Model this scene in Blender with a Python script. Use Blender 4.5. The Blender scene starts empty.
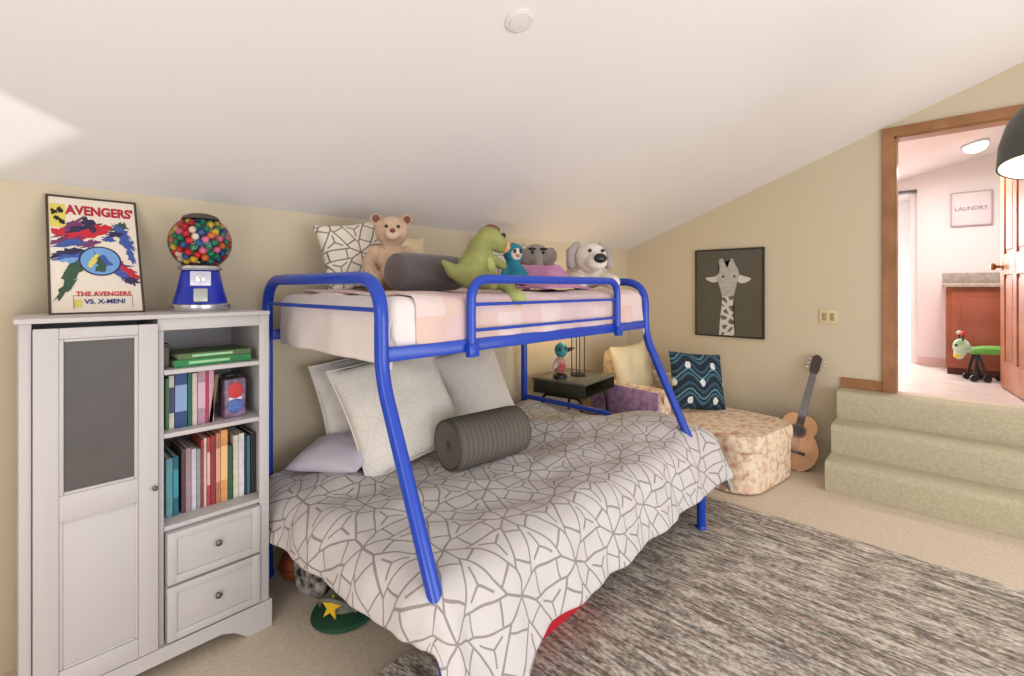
import bpy, bmesh, math, random
from math import sin, cos, pi, radians as R
from mathutils import Vector as V, Matrix as M, Euler, noise

random.seed(7)
SC = bpy.context.scene
COL = SC.collection

# ------------------------------------------------------------------ camera
cd = bpy.data.cameras.new('camera')
cam = bpy.data.objects.new('camera', cd)
COL.objects.link(cam)
cam.location = (0, 0, 1.5)
cam.rotation_euler = (R(90), 0, R(43 - 90))
cd.sensor_width = 36
cd.lens = 36 * 475 / 1024
cd.shift_y = (287 - 338) / 1024
cd.clip_start = 0.02
SC.camera = cam

# ------------------------------------------------------------------ world, lights, exposure
w = bpy.data.worlds.new('world')
SC.world = w
w.use_nodes = True
w.node_tree.nodes['Background'].inputs[0].default_value = (1.0, 0.95, 0.90, 1)
w.node_tree.nodes['Background'].inputs[1].default_value = 1.35


def area(name, loc, target, sx, sy, power, color):
    l = bpy.data.lights.new(name, 'AREA')
    l.shape = 'RECTANGLE'
    l.size, l.size_y, l.energy, l.color = sx, sy, power, color
    o = bpy.data.objects.new(name, l)
    COL.objects.link(o)
    o.location = loc
    o.rotation_euler = (V(target) - V(loc)).to_track_quat('-Z', 'Y').to_euler()
    return o


def point(name, loc, power, color, rad=.05):
    l = bpy.data.lights.new(name, 'POINT')
    l.energy, l.color, l.shadow_soft_size = power, color, rad
    o = bpy.data.objects.new(name, l)
    COL.objects.link(o)
    o.location = loc
    return o


area('window_fill', (1.4, -2.6, 1.1), (2.2, 2.0, 1.3), 2.8, 1.5, 66, (.82, .88, 1.0))  # added fill, stands for an assumed window behind the camera
area('side_fill', (-1.05, .4, 1.5), (2.2, 1.6, .7), 1.0, 1.2, 14, (.95, .95, 1.0))  # added side fill, the wall behind it has no window
area('ceiling_fill_side', (-1.0, .2, .45), (1.4, 1.7, 2.4), 1.1, .7, 20, (1.0, .96, .92))  # added low fill to brighten the ceiling, imitates bounce off the floor
area('ceiling_fill', (3.3, -2.3, .35), (3.2, 1.2, 2.6), 2.2, 1.0, 26, (1.0, .96, .93))  # second low fill, added to lift the sloped ceiling
area('hall_light', (5.75, .0, 2.6), (5.9, -.1, .7), .5, .5, 22, (1.0, .93, .94))
area('hall_fill', (7.6, 1.1, 2.0), (7.2, .9, 1.6), .8, 1.2, 60, (1, 1, 1))  # added to whiten the space past the hall, source unseen
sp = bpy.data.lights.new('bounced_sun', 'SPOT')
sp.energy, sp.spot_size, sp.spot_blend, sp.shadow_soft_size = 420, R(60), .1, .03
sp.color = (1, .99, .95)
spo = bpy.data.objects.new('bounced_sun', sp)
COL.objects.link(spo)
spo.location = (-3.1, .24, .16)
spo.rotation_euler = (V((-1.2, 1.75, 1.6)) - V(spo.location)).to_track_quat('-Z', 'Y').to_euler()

SC.view_settings.view_transform = 'Standard'
SC.view_settings.look = 'None'
SC.view_settings.gamma = 1
SC.view_settings.use_curve_mapping = False
SC.view_settings.exposure = -0.27


# ------------------------------------------------------------------ materials
def lin(c):
    return tuple((x / 255 / 12.92) if x / 255 <= .04045 else ((x / 255 + .055) / 1.055) ** 2.4 for x in c) + (1,)


MATS = {}


def mat(name, col, rough=.6, var=.0, vscale=20, bump=0., bscale=200, metal=0, emit=0, sheen=0, col2=None):
    if name in MATS:
        return MATS[name]
    m = bpy.data.materials.new(name)
    m.use_nodes = True
    nt = m.node_tree
    p = nt.nodes['Principled BSDF']
    p.inputs['Base Color'].default_value = lin(col)
    p.inputs['Roughness'].default_value = rough
    p.inputs['Metallic'].default_value = metal
    if sheen:
        p.inputs['Sheen Weight'].default_value = sheen
    if emit:
        p.inputs['Emission Color'].default_value = lin(col)
        p.inputs['Emission Strength'].default_value = emit
    tc = nt.nodes.new('ShaderNodeTexCoord')
    if var or col2:
        n = nt.nodes.new('ShaderNodeTexNoise')
        n.inputs['Scale'].default_value = vscale
        n.inputs['Detail'].default_value = 4
        nt.links.new(tc.outputs['Object'], n.inputs['Vector'])
        r = nt.nodes.new('ShaderNodeValToRGB')
        r.color_ramp.elements[0].position = .35
        r.color_ramp.elements[1].position = .65
        c2 = col2 or tuple(max(0, x * (1 - var)) for x in col)
        r.color_ramp.elements[0].color = lin(c2)
        r.color_ramp.elements[1].color = lin(col)
        nt.links.new(n.outputs[0], r.inputs[0])
        nt.links.new(r.outputs[0], p.inputs['Base Color'])
    if bump:
        n = nt.nodes.new('ShaderNodeTexNoise')
        n.inputs['Scale'].default_value = bscale
        n.inputs['Detail'].default_value = 3
        nt.links.new(tc.outputs['Object'], n.inputs['Vector'])
        b = nt.nodes.new('ShaderNodeBump')
        b.inputs['Strength'].default_value = bump
        b.inputs['Distance'].default_value = .01
        nt.links.new(n.outputs[0], b.inputs['Height'])
        nt.links.new(b.outputs[0], p.inputs['Normal'])
    MATS[name] = m
    return m


class NT:
    """tiny node-graph helper"""
    def __init__(s, m):
        s.m, s.nt = m, m.node_tree

    def math(s, op, a, b=None, clamp=False):
        n = s.nt.nodes.new('ShaderNodeMath')
        n.operation = op
        n.use_clamp = clamp
        for i, x in enumerate((a, b)):
            if x is None:
                continue
            if isinstance(x, (int, float)):
                n.inputs[i].default_value = x
            else:
                s.nt.links.new(x, n.inputs[i])
        return n.outputs[0]

    def vec(s, op, a, b=None):
        n = s.nt.nodes.new('ShaderNodeVectorMath')
        n.operation = op
        for i, x in enumerate((a, b)):
            if x is None:
                continue
            if isinstance(x, (tuple, list)):
                n.inputs[i].default_value = x
            else:
                s.nt.links.new(x, n.inputs[i])
        return n.outputs['Value'] if op in ('LENGTH', 'DOT_PRODUCT') else n.outputs[0]

    def mix(s, f, a, b):
        n = s.nt.nodes.new('ShaderNodeMix')
        n.data_type = 'RGBA'
        for sock, x in ((n.inputs[0], f), (n.inputs[6], a), (n.inputs[7], b)):
            if isinstance(x, (int, float)):
                sock.default_value = x
            elif isinstance(x, tuple):
                sock.default_value = x
            else:
                s.nt.links.new(x, sock)
        return n.outputs[2]

    def coord(s, which='Object'):
        return s.nt.nodes.new('ShaderNodeTexCoord').outputs[which]

    def noise(s, v, scale, detail=3, color=False):
        n = s.nt.nodes.new('ShaderNodeTexNoise')
        n.inputs['Scale'].default_value = scale
        n.inputs['Detail'].default_value = detail
        s.nt.links.new(v, n.inputs['Vector'])
        return n.outputs[1 if color else 0]

    def ramp(s, f, stops, const=False):
        n = s.nt.nodes.new('ShaderNodeValToRGB')
        cr = n.color_ramp
        if const:
            cr.interpolation = 'CONSTANT'
        while len(cr.elements) < len(stops):
            cr.elements.new(.5)
        for e, (p, c) in zip(cr.elements, stops):
            e.position = p
            e.color = lin(c)
        s.nt.links.new(f, n.inputs[0])
        return n.outputs[0]

    def bump(s, h, strength=.3, dist=.01):
        b = s.nt.nodes.new('ShaderNodeBump')
        b.inputs['Strength'].default_value = strength
        b.inputs['Distance'].default_value = dist
        s.nt.links.new(h, b.inputs['Height'])
        s.nt.links.new(b.outputs[0], s.nt.nodes['Principled BSDF'].inputs['Normal'])

    def base(s, c):
        s.nt.links.new(c, s.nt.nodes['Principled BSDF'].inputs['Base Color'])


def new_nodes(name, rough=.8):
    m = bpy.data.materials.new(name)
    m.use_nodes = True
    m.node_tree.nodes['Principled BSDF'].inputs['Roughness'].default_value = rough
    return m, NT(m)


def star_cloth(name, cell, base, line, coord='UV', width=.022, rough=.9, warp=.05):
    """printed cloth: thin lines forming nested six-pointed stars and hexagons"""
    m, g = new_nodes(name, rough)
    uv = g.coord(coord)
    wob = g.vec('SUBTRACT', g.noise(uv, 5, 2, True), (.5, .5, .5))
    sw = g.nt.nodes.new('ShaderNodeVectorMath')
    sw.operation = 'SCALE'
    sw.inputs['Scale'].default_value = warp
    g.nt.links.new(wob, sw.inputs[0])
    p = g.vec('MULTIPLY', g.vec('ADD', uv, sw.outputs[0]), (1 / cell, 1 / cell, 0))
    p = g.vec('ADD', p, (100, 173.2050808, 0))
    h = (.5, .8660254, 0)
    r = (1, 1.7320508, 1)
    a = g.vec('SUBTRACT', g.vec('MODULO', p, r), h)
    b = g.vec('SUBTRACT', g.vec('MODULO', g.vec('SUBTRACT', p, h), r), h)
    a = g.vec('MULTIPLY', a, (1, 1, 0))
    b = g.vec('MULTIPLY', b, (1, 1, 0))
    pick = g.math('LESS_THAN', g.vec('LENGTH', b), g.vec('LENGTH', a))
    mx = g.nt.nodes.new('ShaderNodeMix')
    mx.data_type = 'VECTOR'
    g.nt.links.new(pick, mx.inputs[0])
    g.nt.links.new(a, mx.inputs[4])
    g.nt.links.new(b, mx.inputs[5])
    gv = mx.outputs[1]
    sep = g.nt.nodes.new('ShaderNodeSeparateXYZ')
    g.nt.links.new(gv, sep.inputs[0])
    th = g.math('ARCTAN2', sep.outputs[1], sep.outputs[0])
    fo = g.math('ABSOLUTE', g.math('SUBTRACT', g.math('MODULO', g.math('ADD', th, R(390)), R(60)), R(30)))
    ln = g.vec('LENGTH', gv)
    u = g.math('MULTIPLY', ln, g.math('COSINE', fo))
    v = g.math('MULTIPLY', ln, g.math('SINE', fo))
    hh, tri = .125, .40
    spoke = g.math('MULTIPLY', ln, g.math('SINE', g.math('SUBTRACT', R(30), fo)))
    outer = g.math('MULTIPLY', g.math('GREATER_THAN', ln, 2 * hh), g.math('LESS_THAN', ln, tri))
    d1 = g.math('ADD', spoke, outer)
    d2 = g.math('ADD', g.math('ABSOLUTE', g.math('SUBTRACT', v, hh)), g.math('LESS_THAN', u, 2 * hh * .8660254))
    d3 = g.math('ADD', g.math('ABSOLUTE', g.math('SUBTRACT', u, .31)), g.math('GREATER_THAN', v, hh))
    d = g.math('MINIMUM', g.math('MINIMUM', d1, d2), d3)
    f = g.math('LESS_THAN', d, width)
    g.base(g.mix(f, lin(base), lin(line)))
    g.bump(g.noise(uv, 90, 3), .15, .005)
    return m


WALLC = (206, 193, 167)
m_wall = mat('cream_wall_paint', WALLC, .8, bump=.05, bscale=150)
m_ceil = mat('ceiling_paint', (234, 231, 229), .85, bump=.05, bscale=150)
m_hall = mat('hall_paint', (236, 226, 224), .8)
m_hallfloor = mat('hall_floor_vinyl', (226, 214, 204), .35, .06, 6)
m_white = mat('white_cabinet_paint', (194, 189, 188), .45, bump=.02, bscale=60)
m_whitein = mat('white_cabinet_inside', (196, 191, 192), .5)
m_greyglass = mat('smoked_cabinet_pane', (84, 79, 76), .5, .05, 9)
m_knob = mat('pewter_knob', (110, 104, 100), .35, metal=.7)
m_blue = mat('blue_enamel_tube', (24, 66, 178), .25)
m_wood = mat('door_trim_wood', (166, 118, 78), .45, vscale=6, col2=(144, 98, 60))
m_redwood = mat('reddish_door_wood', (196, 130, 98), .4, vscale=5, col2=(176, 110, 80))
m_vanity = mat('vanity_red_brown', (172, 94, 70), .45, vscale=5, col2=(154, 80, 58))
m_counter = mat('counter_stone', (206, 190, 176), .35, .15, 40)
m_black = mat('black_plastic', (28, 28, 30), .4)
m_blackmetal = mat('black_metal', (40, 36, 34), .35, metal=.4)
m_desk = mat('dark_green_desk', (62, 60, 44), .35, .2, 12)
m_desktop = mat('desk_laminate', (112, 112, 96), .2, .12, 10)
m_chrome = mat('bright_chrome', (205, 205, 208), .2, metal=.9)
m_bluegloss = mat('blue_gloss_metal', (24, 46, 170), .25)
m_sheet = mat('white_sheet', (232, 222, 218), .9, bump=.1, bscale=40)
m_white_cloth = mat('white_pillow_cloth', (230, 224, 216), .9, .05, 10, bump=.2, bscale=120)
m_cream_cloth = mat('cream_pillow_cloth', (232, 216, 176), .9, .06, 8, bump=.15)
m_lav = mat('lavender_pillowcase', (206, 198, 212), .9, bump=.1, bscale=50)
m_pinkcloth = mat('mauve_pink_blanket', (204, 148, 178), .9, vscale=7, col2=(176, 116, 154))
m_greyplush = mat('grey_plush', (176, 166, 160), .95, .12, 14, bump=.3, bscale=160)
m_whiteplush = mat('white_plush', (232, 222, 208), .95, .06, 14, bump=.3, bscale=160)
m_teddy = mat('tan_plush', (216, 184, 156), .95, .12, 18, bump=.4, bscale=150)
m_teddy2 = mat('pale_tan_plush', (228, 200, 172), .95, .08, 18, bump=.4, bscale=150)
m_brown = mat('brown_plush', (120, 76, 60), .9)
m_dino = mat('green_plush', (152, 154, 90), .95, .14, 14, bump=.3, bscale=150)
m_dino2 = mat('pale_green_plush', (178, 186, 112), .95, .1, 14, bump=.3, bscale=150)
m_peach = mat('peach_plush', (226, 164, 116), .95, .08, 14)
m_teal = mat('teal_plush', (34, 128, 150), .9, .1, 14)
m_eye = mat('black_eye', (14, 12, 14), .2)
m_bolster = mat('dark_grey_velour', (92, 82, 80), .9, .1, 9, sheen=.3)
m_switch = mat('ivory_plate', (214, 198, 158), .5)
m_switchtog = mat('tan_toggle', (166, 146, 104), .5)
m_red = mat('red_plastic', (204, 40, 56), .4)
m_yellow = mat('yellow_plastic', (226, 184, 34), .5)
m_green = mat('dark_green_fabric', (26, 78, 52), .8, .2, 20)
m_olive = mat('grey_olive_fabric', (122, 126, 112), .8, .15, 15)
m_orange = mat('rust_orange_plastic', (168, 84, 44), .6, .15, 15)
m_page = mat('book_pages', (226, 216, 198), .9, .08, 60)

# carpet
m_carpet, g = new_nodes('beige_carpet', .95)
o_ = g.coord()
g.base(g.ramp(g.noise(o_, 60, 5), [(.3, (204, 188, 166)), (.7, (222, 207, 186))]))
g.bump(g.noise(o_, 320, 2), .25, .006)
m_stair, g = new_nodes('sage_stair_carpet', .95)
o_ = g.coord()
g.base(g.ramp(g.noise(o_, 50, 5), [(.3, (178, 170, 142)), (.7, (196, 188, 160))]))
g.bump(g.noise(o_, 260, 2), .25, .006)

# rag rug: short streaks running along Y
m_rug, g = new_nodes('striped_rag_rug', .95)
o_ = g.coord()
v1 = g.vec('MULTIPLY', o_, (44, 7.0, 1))
v2 = g.vec('MULTIPLY', o_, (110, 40, 1))
n1 = g.noise(v1, 1, 3)
n2 = g.noise(v2, 1, 2)
n3 = g.noise(g.vec('MULTIPLY', o_, (9, .8, 1)), 1, 2)
mixn = g.math('ADD', g.math('ADD', g.math('MULTIPLY', n1, .50), g.math('MULTIPLY', n2, .34)), g.math('MULTIPLY', n3, .16))
gc = g.ramp(mixn, [(.39, (44, 38, 34)), (.45, (112, 102, 92)), (.5, (160, 150, 138)), (.55, (204, 194, 180)), (.62, (236, 228, 214))])
tint = g.ramp(g.noise(g.vec('MULTIPLY', o_, (40, 3, 1)), 1, 2), [(.35, (168, 172, 176)), (.5, (200, 188, 172)), (.66, (196, 158, 138))])
g.base(g.mix(.22, gc, tint))
g.bump(mixn, .8, .02)

# floral slipcover
m_floral, g = new_nodes('floral_slipcover', .9)
o_ = g.coord()
vo = g.nt.nodes.new('ShaderNodeTexVoronoi')
vo.inputs['Scale'].default_value = 12
g.nt.links.new(g.vec('ADD', o_, g.vec('MULTIPLY', g.noise(o_, 9, 3, True), (.08, .08, .08))), vo.inputs['Vector'])
c1 = g.ramp(vo.outputs['Distance'], [(.0, (186, 118, 110)), (.30, (218, 168, 152)), (.48, (234, 216, 188)), (.8, (232, 214, 186))])
c2 = g.ramp(g.noise(o_, 22, 4), [(.40, (184, 132, 112)), (.50, (232, 212, 182)), (.62, (238, 222, 196))])
g.base(g.mix(.5, c1, c2))
g.bump(g.noise(o_, 90, 3), .15, .01)

m_mauvefloral = mat('mauve_floral_panel', (192, 158, 192), .9, vscale=22, col2=(156, 118, 162))

# teal ogee cushion
m_ogee, g = new_nodes('teal_ogee_print', .85)
o_ = g.coord()
sx = g.nt.nodes.new('ShaderNodeSeparateXYZ')
g.nt.links.new(o_, sx.inputs[0])
cx_ = g.math('COSINE', g.math('MULTIPLY', sx.outputs[0], 2 * pi / .25))
cy_ = g.math('COSINE', g.math('MULTIPLY', g.math('ADD', sx.outputs[1], .02), 2 * pi / .30))
wy_ = g.math('ADD', g.math('ADD', sx.outputs[1], g.math('MULTIPLY', cx_, .04)), g.math('MULTIPLY', g.noise(o_, 16, 2), .03))
band = g.math('FRACT', g.math('ADD', g.math('DIVIDE', wy_, .17), 10.1))
cols = g.ramp(band, [(.0, (24, 36, 52)), (.22, (58, 98, 116)), (.36, (22, 32, 46)), (.46, (86, 132, 146)), (.56, (26, 40, 56)), (.74, (44, 80, 100)), (.9, (20, 30, 44))], True)
spot = g.math('ADD', g.math('MULTIPLY', cx_, cy_), g.math('MULTIPLY', g.math('SUBTRACT', g.noise(o_, 50, 2), .5), .35))
g.base(g.mix(g.math('GREATER_THAN', spot, .80), cols, lin((220, 224, 220))))

# patchwork blanket on the upper bed
m_patch, g = new_nodes('pink_patchwork', .9)
o_ = g.coord()
wn = g.nt.nodes.new('ShaderNodeTexWhiteNoise')
g.nt.links.new(g.vec('FLOOR', g.vec('MULTIPLY', g.vec('ADD', o_, (10, 10, 10)), (6.5, 6.5, 6.5))), wn.inputs['Vector'])
g.base(g.mix(.5, g.ramp(wn.outputs['Value'], [(0, (216, 184, 184)), (.35, (226, 208, 208)), (.6, (220, 184, 168)), (.8, (208, 182, 196))], True), lin((220, 198, 190))))
g.bump(g.noise(o_, 22, 3), .3, .02)

# small-flower fabric (armchair side in mauve)
m_star = star_cloth('star_print_duvet', .31, (207, 201, 200), (148, 141, 137), width=.013)
m_starpillow = star_cloth('star_print_pillow', .24, (230, 222, 206), (128, 122, 112), 'Object', .016, warp=.03)
m_ghostpillow = star_cloth('tone_on_tone_sham', .22, (228, 221, 211), (222, 215, 205), 'Object', .02, warp=.03)

# ribbed knit bolster
m_rib, g = new_nodes('ribbed_grey_knit', .9)
o_ = g.coord()
sx = g.nt.nodes.new('ShaderNodeSeparateXYZ')
g.nt.links.new(o_, sx.inputs[0])
wv = g.math('ADD', g.math('MULTIPLY', g.math('SINE', g.math('MULTIPLY', sx.outputs[0], 2 * pi / .03)), .5), .5)
g.base(g.mix(wv, lin((92, 86, 78)), lin((106, 100, 90))))
g.bump(wv, .45, .005)

# giraffe hide
m_hide, g = new_nodes('giraffe_hide_print', .8)
vo = g.nt.nodes.new('ShaderNodeTexVoronoi')
vo.feature = 'DISTANCE_TO_EDGE'
vo.inputs['Scale'].default_value = 15
g.nt.links.new(g.coord(), vo.inputs['Vector'])
g.base(g.ramp(vo.outputs[0], [(0, (206, 204, 196)), (.17, (206, 204, 196)), (.24, (100, 98, 88))]))

# clear globe
m_glass = bpy.data.materials.new('clear_globe')
m_glass.use_nodes = True
nt = m_glass.node_tree
nt.nodes.remove(nt.nodes['Principled BSDF'])
gl = nt.nodes.new('ShaderNodeBsdfGlossy')
gl.inputs['Roughness'].default_value = .08
tr = nt.nodes.new('ShaderNodeBsdfTransparent')
tr.inputs[0].default_value = (.97, .97, .97, 1)
fr = nt.nodes.new('ShaderNodeFresnel')
fr.inputs[0].default_value = 1.3
mx = nt.nodes.new('ShaderNodeMixShader')
nt.links.new(fr.outputs[0], mx.inputs[0])
nt.links.new(tr.outputs[0], mx.inputs[1])
nt.links.new(gl.outputs[0], mx.inputs[2])
nt.links.new(mx.outputs[0], nt.nodes['Material Output'].inputs[0])


# ------------------------------------------------------------------ object helpers
def tag(o, label, cat, group=None):
    o['label'] = label
    o['category'] = cat
    if group:
        o['group'] = group
    return o


def thing(name, label, cat, loc=(0, 0, 0), rz=0, group=None, rot=None):
    o = bpy.data.objects.new(name, None)
    o.empty_display_size = .05
    COL.objects.link(o)
    o.location = loc
    o.rotation_euler = rot if rot else (0, 0, rz)
    return tag(o, label, cat, group)


def obj(name, bm, m, parent=None, smooth=True, loc=None, rot=None, label=None, angle=40):
    me = bpy.data.meshes.new(name)
    bmesh.ops.recalc_face_normals(bm, faces=bm.faces[:])
    if smooth:
        for f in bm.faces:
            f.smooth = True
        for e in bm.edges:
            if len(e.link_faces) == 2 and e.calc_face_angle(0) > R(angle):
                e.smooth = False
    bm.to_mesh(me)
    bm.free()
    for x in (m if isinstance(m, (list, tuple)) else [m]):
        me.materials.append(x)
    o = bpy.data.objects.new(name, me)
    COL.objects.link(o)
    if parent:
        o.parent = parent
    if loc is not None:
        o.location = loc
    if rot is not None:
        o.rotation_euler = rot
    if label:
        o['label'] = label
    return o


def struct(name, bm, m, parent=None, smooth=False):
    o = obj(name, bm, m, parent, smooth)
    if parent is None:
        o['kind'] = 'structure'
    return o


def new():
    return bmesh.new()


def add_box(bm, lo, hi, bevel=0, seg=2, rot=None):
    """box from corner lo to corner hi"""
    lo, hi = V(lo), V(hi)
    c, s = (lo + hi) / 2, hi - lo
    mt = M.Translation(c) @ (rot.to_matrix().to_4x4() if rot else M()) @ M.Diagonal((s.x, s.y, s.z, 1))
    vs = bmesh.ops.create_cube(bm, size=1, matrix=mt)['verts']
    if bevel:
        es = list({e for v in vs for e in v.link_edges})
        bmesh.ops.bevel(bm, geom=es, offset=bevel, segments=seg, affect='EDGES', profile=.5)
    return bm


def box(lo, hi, bevel=0, seg=2, rot=None):
    return add_box(new(), lo, hi, bevel, seg, rot)


def fillet(pts, r, n=6):
    """round the inner corners of a polyline"""
    pts = [V(p) for p in pts]
    out = [pts[0]]
    for i in range(1, len(pts) - 1):
        a, b, c = pts[i - 1], pts[i], pts[i + 1]
        rr = r[i - 1] if isinstance(r, (list, tuple)) else r
        d1, d2 = (a - b), (c - b)
        rr = min(rr, d1.length * .49, d2.length * .49)
        p, q = b + d1.normalized() * rr, b + d2.normalized() * rr
        for k in range(n + 1):
            t = k / n
            out.append(p * (1 - t) ** 2 + b * 2 * t * (1 - t) + q * t * t)
    out.append(pts[-1])
    return out


def add_tube(bm, pts, r, seg=14, closed=False):
    pts = [V(p) for p in pts]
    n = len(pts)
    rs = r if isinstance(r, (list, tuple)) else [r] * n
    rings = []
    up = None
    for i in range(n):
        if closed:
            t = (pts[(i + 1) % n] - pts[i - 1])
        else:
            t = pts[min(i + 1, n - 1)] - pts[max(i - 1, 0)]
        t.normalize()
        if up is None:
            up = t.orthogonal().normalized()
        up = (up - t * up.dot(t))
        if up.length < 1e-6:
            up = t.orthogonal()
        up.normalize()
        sd = t.cross(up)
        rings.append([bm.verts.new(pts[i] + (up * cos(2 * pi * k / seg) + sd * sin(2 * pi * k / seg)) * rs[i]) for k in range(seg)])
    for i in range(n if closed else n - 1):
        a, b = rings[i], rings[(i + 1) % n]
        for k in range(seg):
            bm.faces.new((a[k], a[(k + 1) % seg], b[(k + 1) % seg], b[k]))
    if not closed:
        bm.faces.new(rings[0][::-1])
        bm.faces.new(rings[-1])
    return bm


def tube(pts, r, seg=14, closed=False):
    return add_tube(new(), pts, r, seg, closed)


def lathe(prof, seg=32, bm=None):
    bm = bm or new()
    rings = []
    for r, z in prof:
        if r < 1e-5:
            rings.append([bm.verts.new((0, 0, z))])
        else:
            rings.append([bm.verts.new((r * cos(2 * pi * k / seg), r * sin(2 * pi * k / seg), z)) for k in range(seg)])
    for a, b in zip(rings, rings[1:]):
        for k in range(seg):
            k2 = (k + 1) % seg
            if len(a) == 1 and len(b) == 1:
                continue
            if len(a) == 1:
                bm.faces.new((a[0], b[k2], b[k]))
            elif len(b) == 1:
                bm.faces.new((a[k], a[k2], b[0]))
            else:
                bm.faces.new((a[k], a[k2], b[k2], b[k]))
    for ring, fl in ((rings[0], True), (rings[-1], False)):
        if len(ring) > 1:
            bm.faces.new(ring[::-1] if fl else ring)
    return bm


def ball(c, r, seg=20, bm=None, rot=None):
    bm = bm or new()
    rr = r if isinstance(r, (tuple, list)) else (r, r, r)
    mt = M.Translation(c) @ (Euler(rot).to_matrix().to_4x4() if rot else M()) @ M.Diagonal((*rr, 1))
    bmesh.ops.create_uvsphere(bm, u_segments=seg, v_segments=max(6, seg * 2 // 3), radius=1, matrix=mt)
    return bm


def prism(poly, depth, bm=None, axis='z', off=0):
    """poly in the plane, extruded by depth along axis; for 'y' poly is (x,z), for 'x' poly is (y,z)"""
    bm = bm or new()

    def P(p, d):
        return {'z': (p[0], p[1], d), 'y': (p[0], d, p[1]), 'x': (d, p[0], p[1])}[axis]
    a = [bm.verts.new(P(p, off)) for p in poly]
    b = [bm.verts.new(P(p, off + depth)) for p in poly]
    n = len(poly)
    bm.faces.new(a[::-1])
    bm.faces.new(b)
    for i in range(n):
        bm.faces.new((a[i], a[(i + 1) % n], b[(i + 1) % n], b[i]))
    return bm


def blob(name, prims, m, parent=None, voxel=.009, smooth=4, loc=None, rot=None, label=None):
    """one continuous surface grown from ellipsoids ('e', centre, radii, rot) and tapered limbs ('c', points, radii)"""
    bm = new()
    for p in prims:
        if p[0] == 'e':
            ball(p[1], p[2], 24, bm, p[3] if len(p) > 3 else None)
        else:
            add_tube(bm, p[1], p[2], 14)
            for q, r_ in ((p[1][0], p[2][0]), (p[1][-1], p[2][-1])):
                ball(q, r_ * 1.0, 16, bm)
    o = obj(name, bm, m, parent, True, loc, rot, label)
    rm = o.modifiers.new('remesh', 'REMESH')
    rm.mode = 'VOXEL'
    rm.voxel_size = voxel
    s = o.modifiers.new('smooth', 'SMOOTH')
    s.iterations = smooth
    s.factor = .5
    bpy.context.view_layer.update()
    dg = bpy.context.evaluated_depsgraph_get()
    me = bpy.data.meshes.new_from_object(o.evaluated_get(dg))
    o.modifiers.clear()
    o.data = me
    for f in me.polygons:
        f.use_smooth = True
    return o


def pillow_bm(w_, h_, t_, n=26, seed=0, pinch=.06, wrinkle=.012, sag=0.):
    """soft cushion lying in the XY plane, thickness along Z, corners drawn out"""
    bm = new()
    grids = []
    for side in (1, -1):
        g_ = []
        for j in range(n + 1):
            row = []
            for i in range(n + 1):
                a, b = i / n * 2 - 1, j / n * 2 - 1
                x = a * w_ / 2 * (1 - pinch * (1 - b * b) * 1.0 * abs(a) ** 3)
                y = b * h_ / 2 * (1 - pinch * (1 - a * a) * 1.0 * abs(b) ** 3)
                k = max(0, (1 - abs(a) ** 2.6) * (1 - abs(b) ** 2.6)) ** .55
                z = side * t_ / 2 * k
                q = V((x * 7 + seed * 13.7, y * 7, side * 3.1 + seed))
                z += k * wrinkle * noise.noise(q) * 1.6
                if sag:
                    z += sag * (b * b) * .5
                edge = (abs(a) == 1 or abs(b) == 1)
                if edge and side == -1:
                    row.append(grids[0][j][i])
                else:
                    row.append(bm.verts.new((x, y, z)))
            g_.append(row)
        grids.append(g_)
        for j in range(n):
            for i in range(n):
                f = (g_[j][i], g_[j][i + 1], g_[j + 1][i + 1], g_[j + 1][i])
                try:
                    bm.faces.new(f if side == 1 else f[::-1])
                except ValueError:
                    pass
    return bm


def lean(loc, yaw, pitch, roll=0):
    """euler for a thing whose local XY face turns to the viewer: yaw about Z, leaning back by pitch"""
    mt = M.Rotation(yaw, 4, 'Z') @ M.Rotation(R(90) - pitch, 4, 'X') @ M.Rotation(roll, 4, 'Z')
    return mt.to_euler()


def text_mesh(body, size, m, name, parent, loc, rot, extrude=.0006, sx=1, bold=0):
    cu = bpy.data.curves.new(name, 'FONT')
    cu.body = body
    cu.size = size
    cu.extrude = extrude
    cu.offset = bold
    cu.align_x = 'CENTER'
    cu.align_y = 'CENTER'
    t = bpy.data.objects.new('tmp_text', cu)
    COL.objects.link(t)
    bpy.context.view_layer.update()
    dg = bpy.context.evaluated_depsgraph_get()
    me = bpy.data.meshes.new_from_object(t.evaluated_get(dg))
    bpy.data.objects.remove(t)
    me.transform(M.Diagonal((sx, 1, 1, 1)))
    me.materials.clear()
    me.materials.append(m)
    o = bpy.data.objects.new(name, me)
    COL.objects.link(o)
    o.parent = parent
    o.location = loc
    o.rotation_euler = rot
    return o


# ------------------------------------------------------------------ the room
YB, XR = 2.70, 4.81          # back wall plane, wall with the door
ZL = .66                     # level of the landing and the hall floor


def zc(y):
    return 1.92 + .373 * (YB - y)


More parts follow.
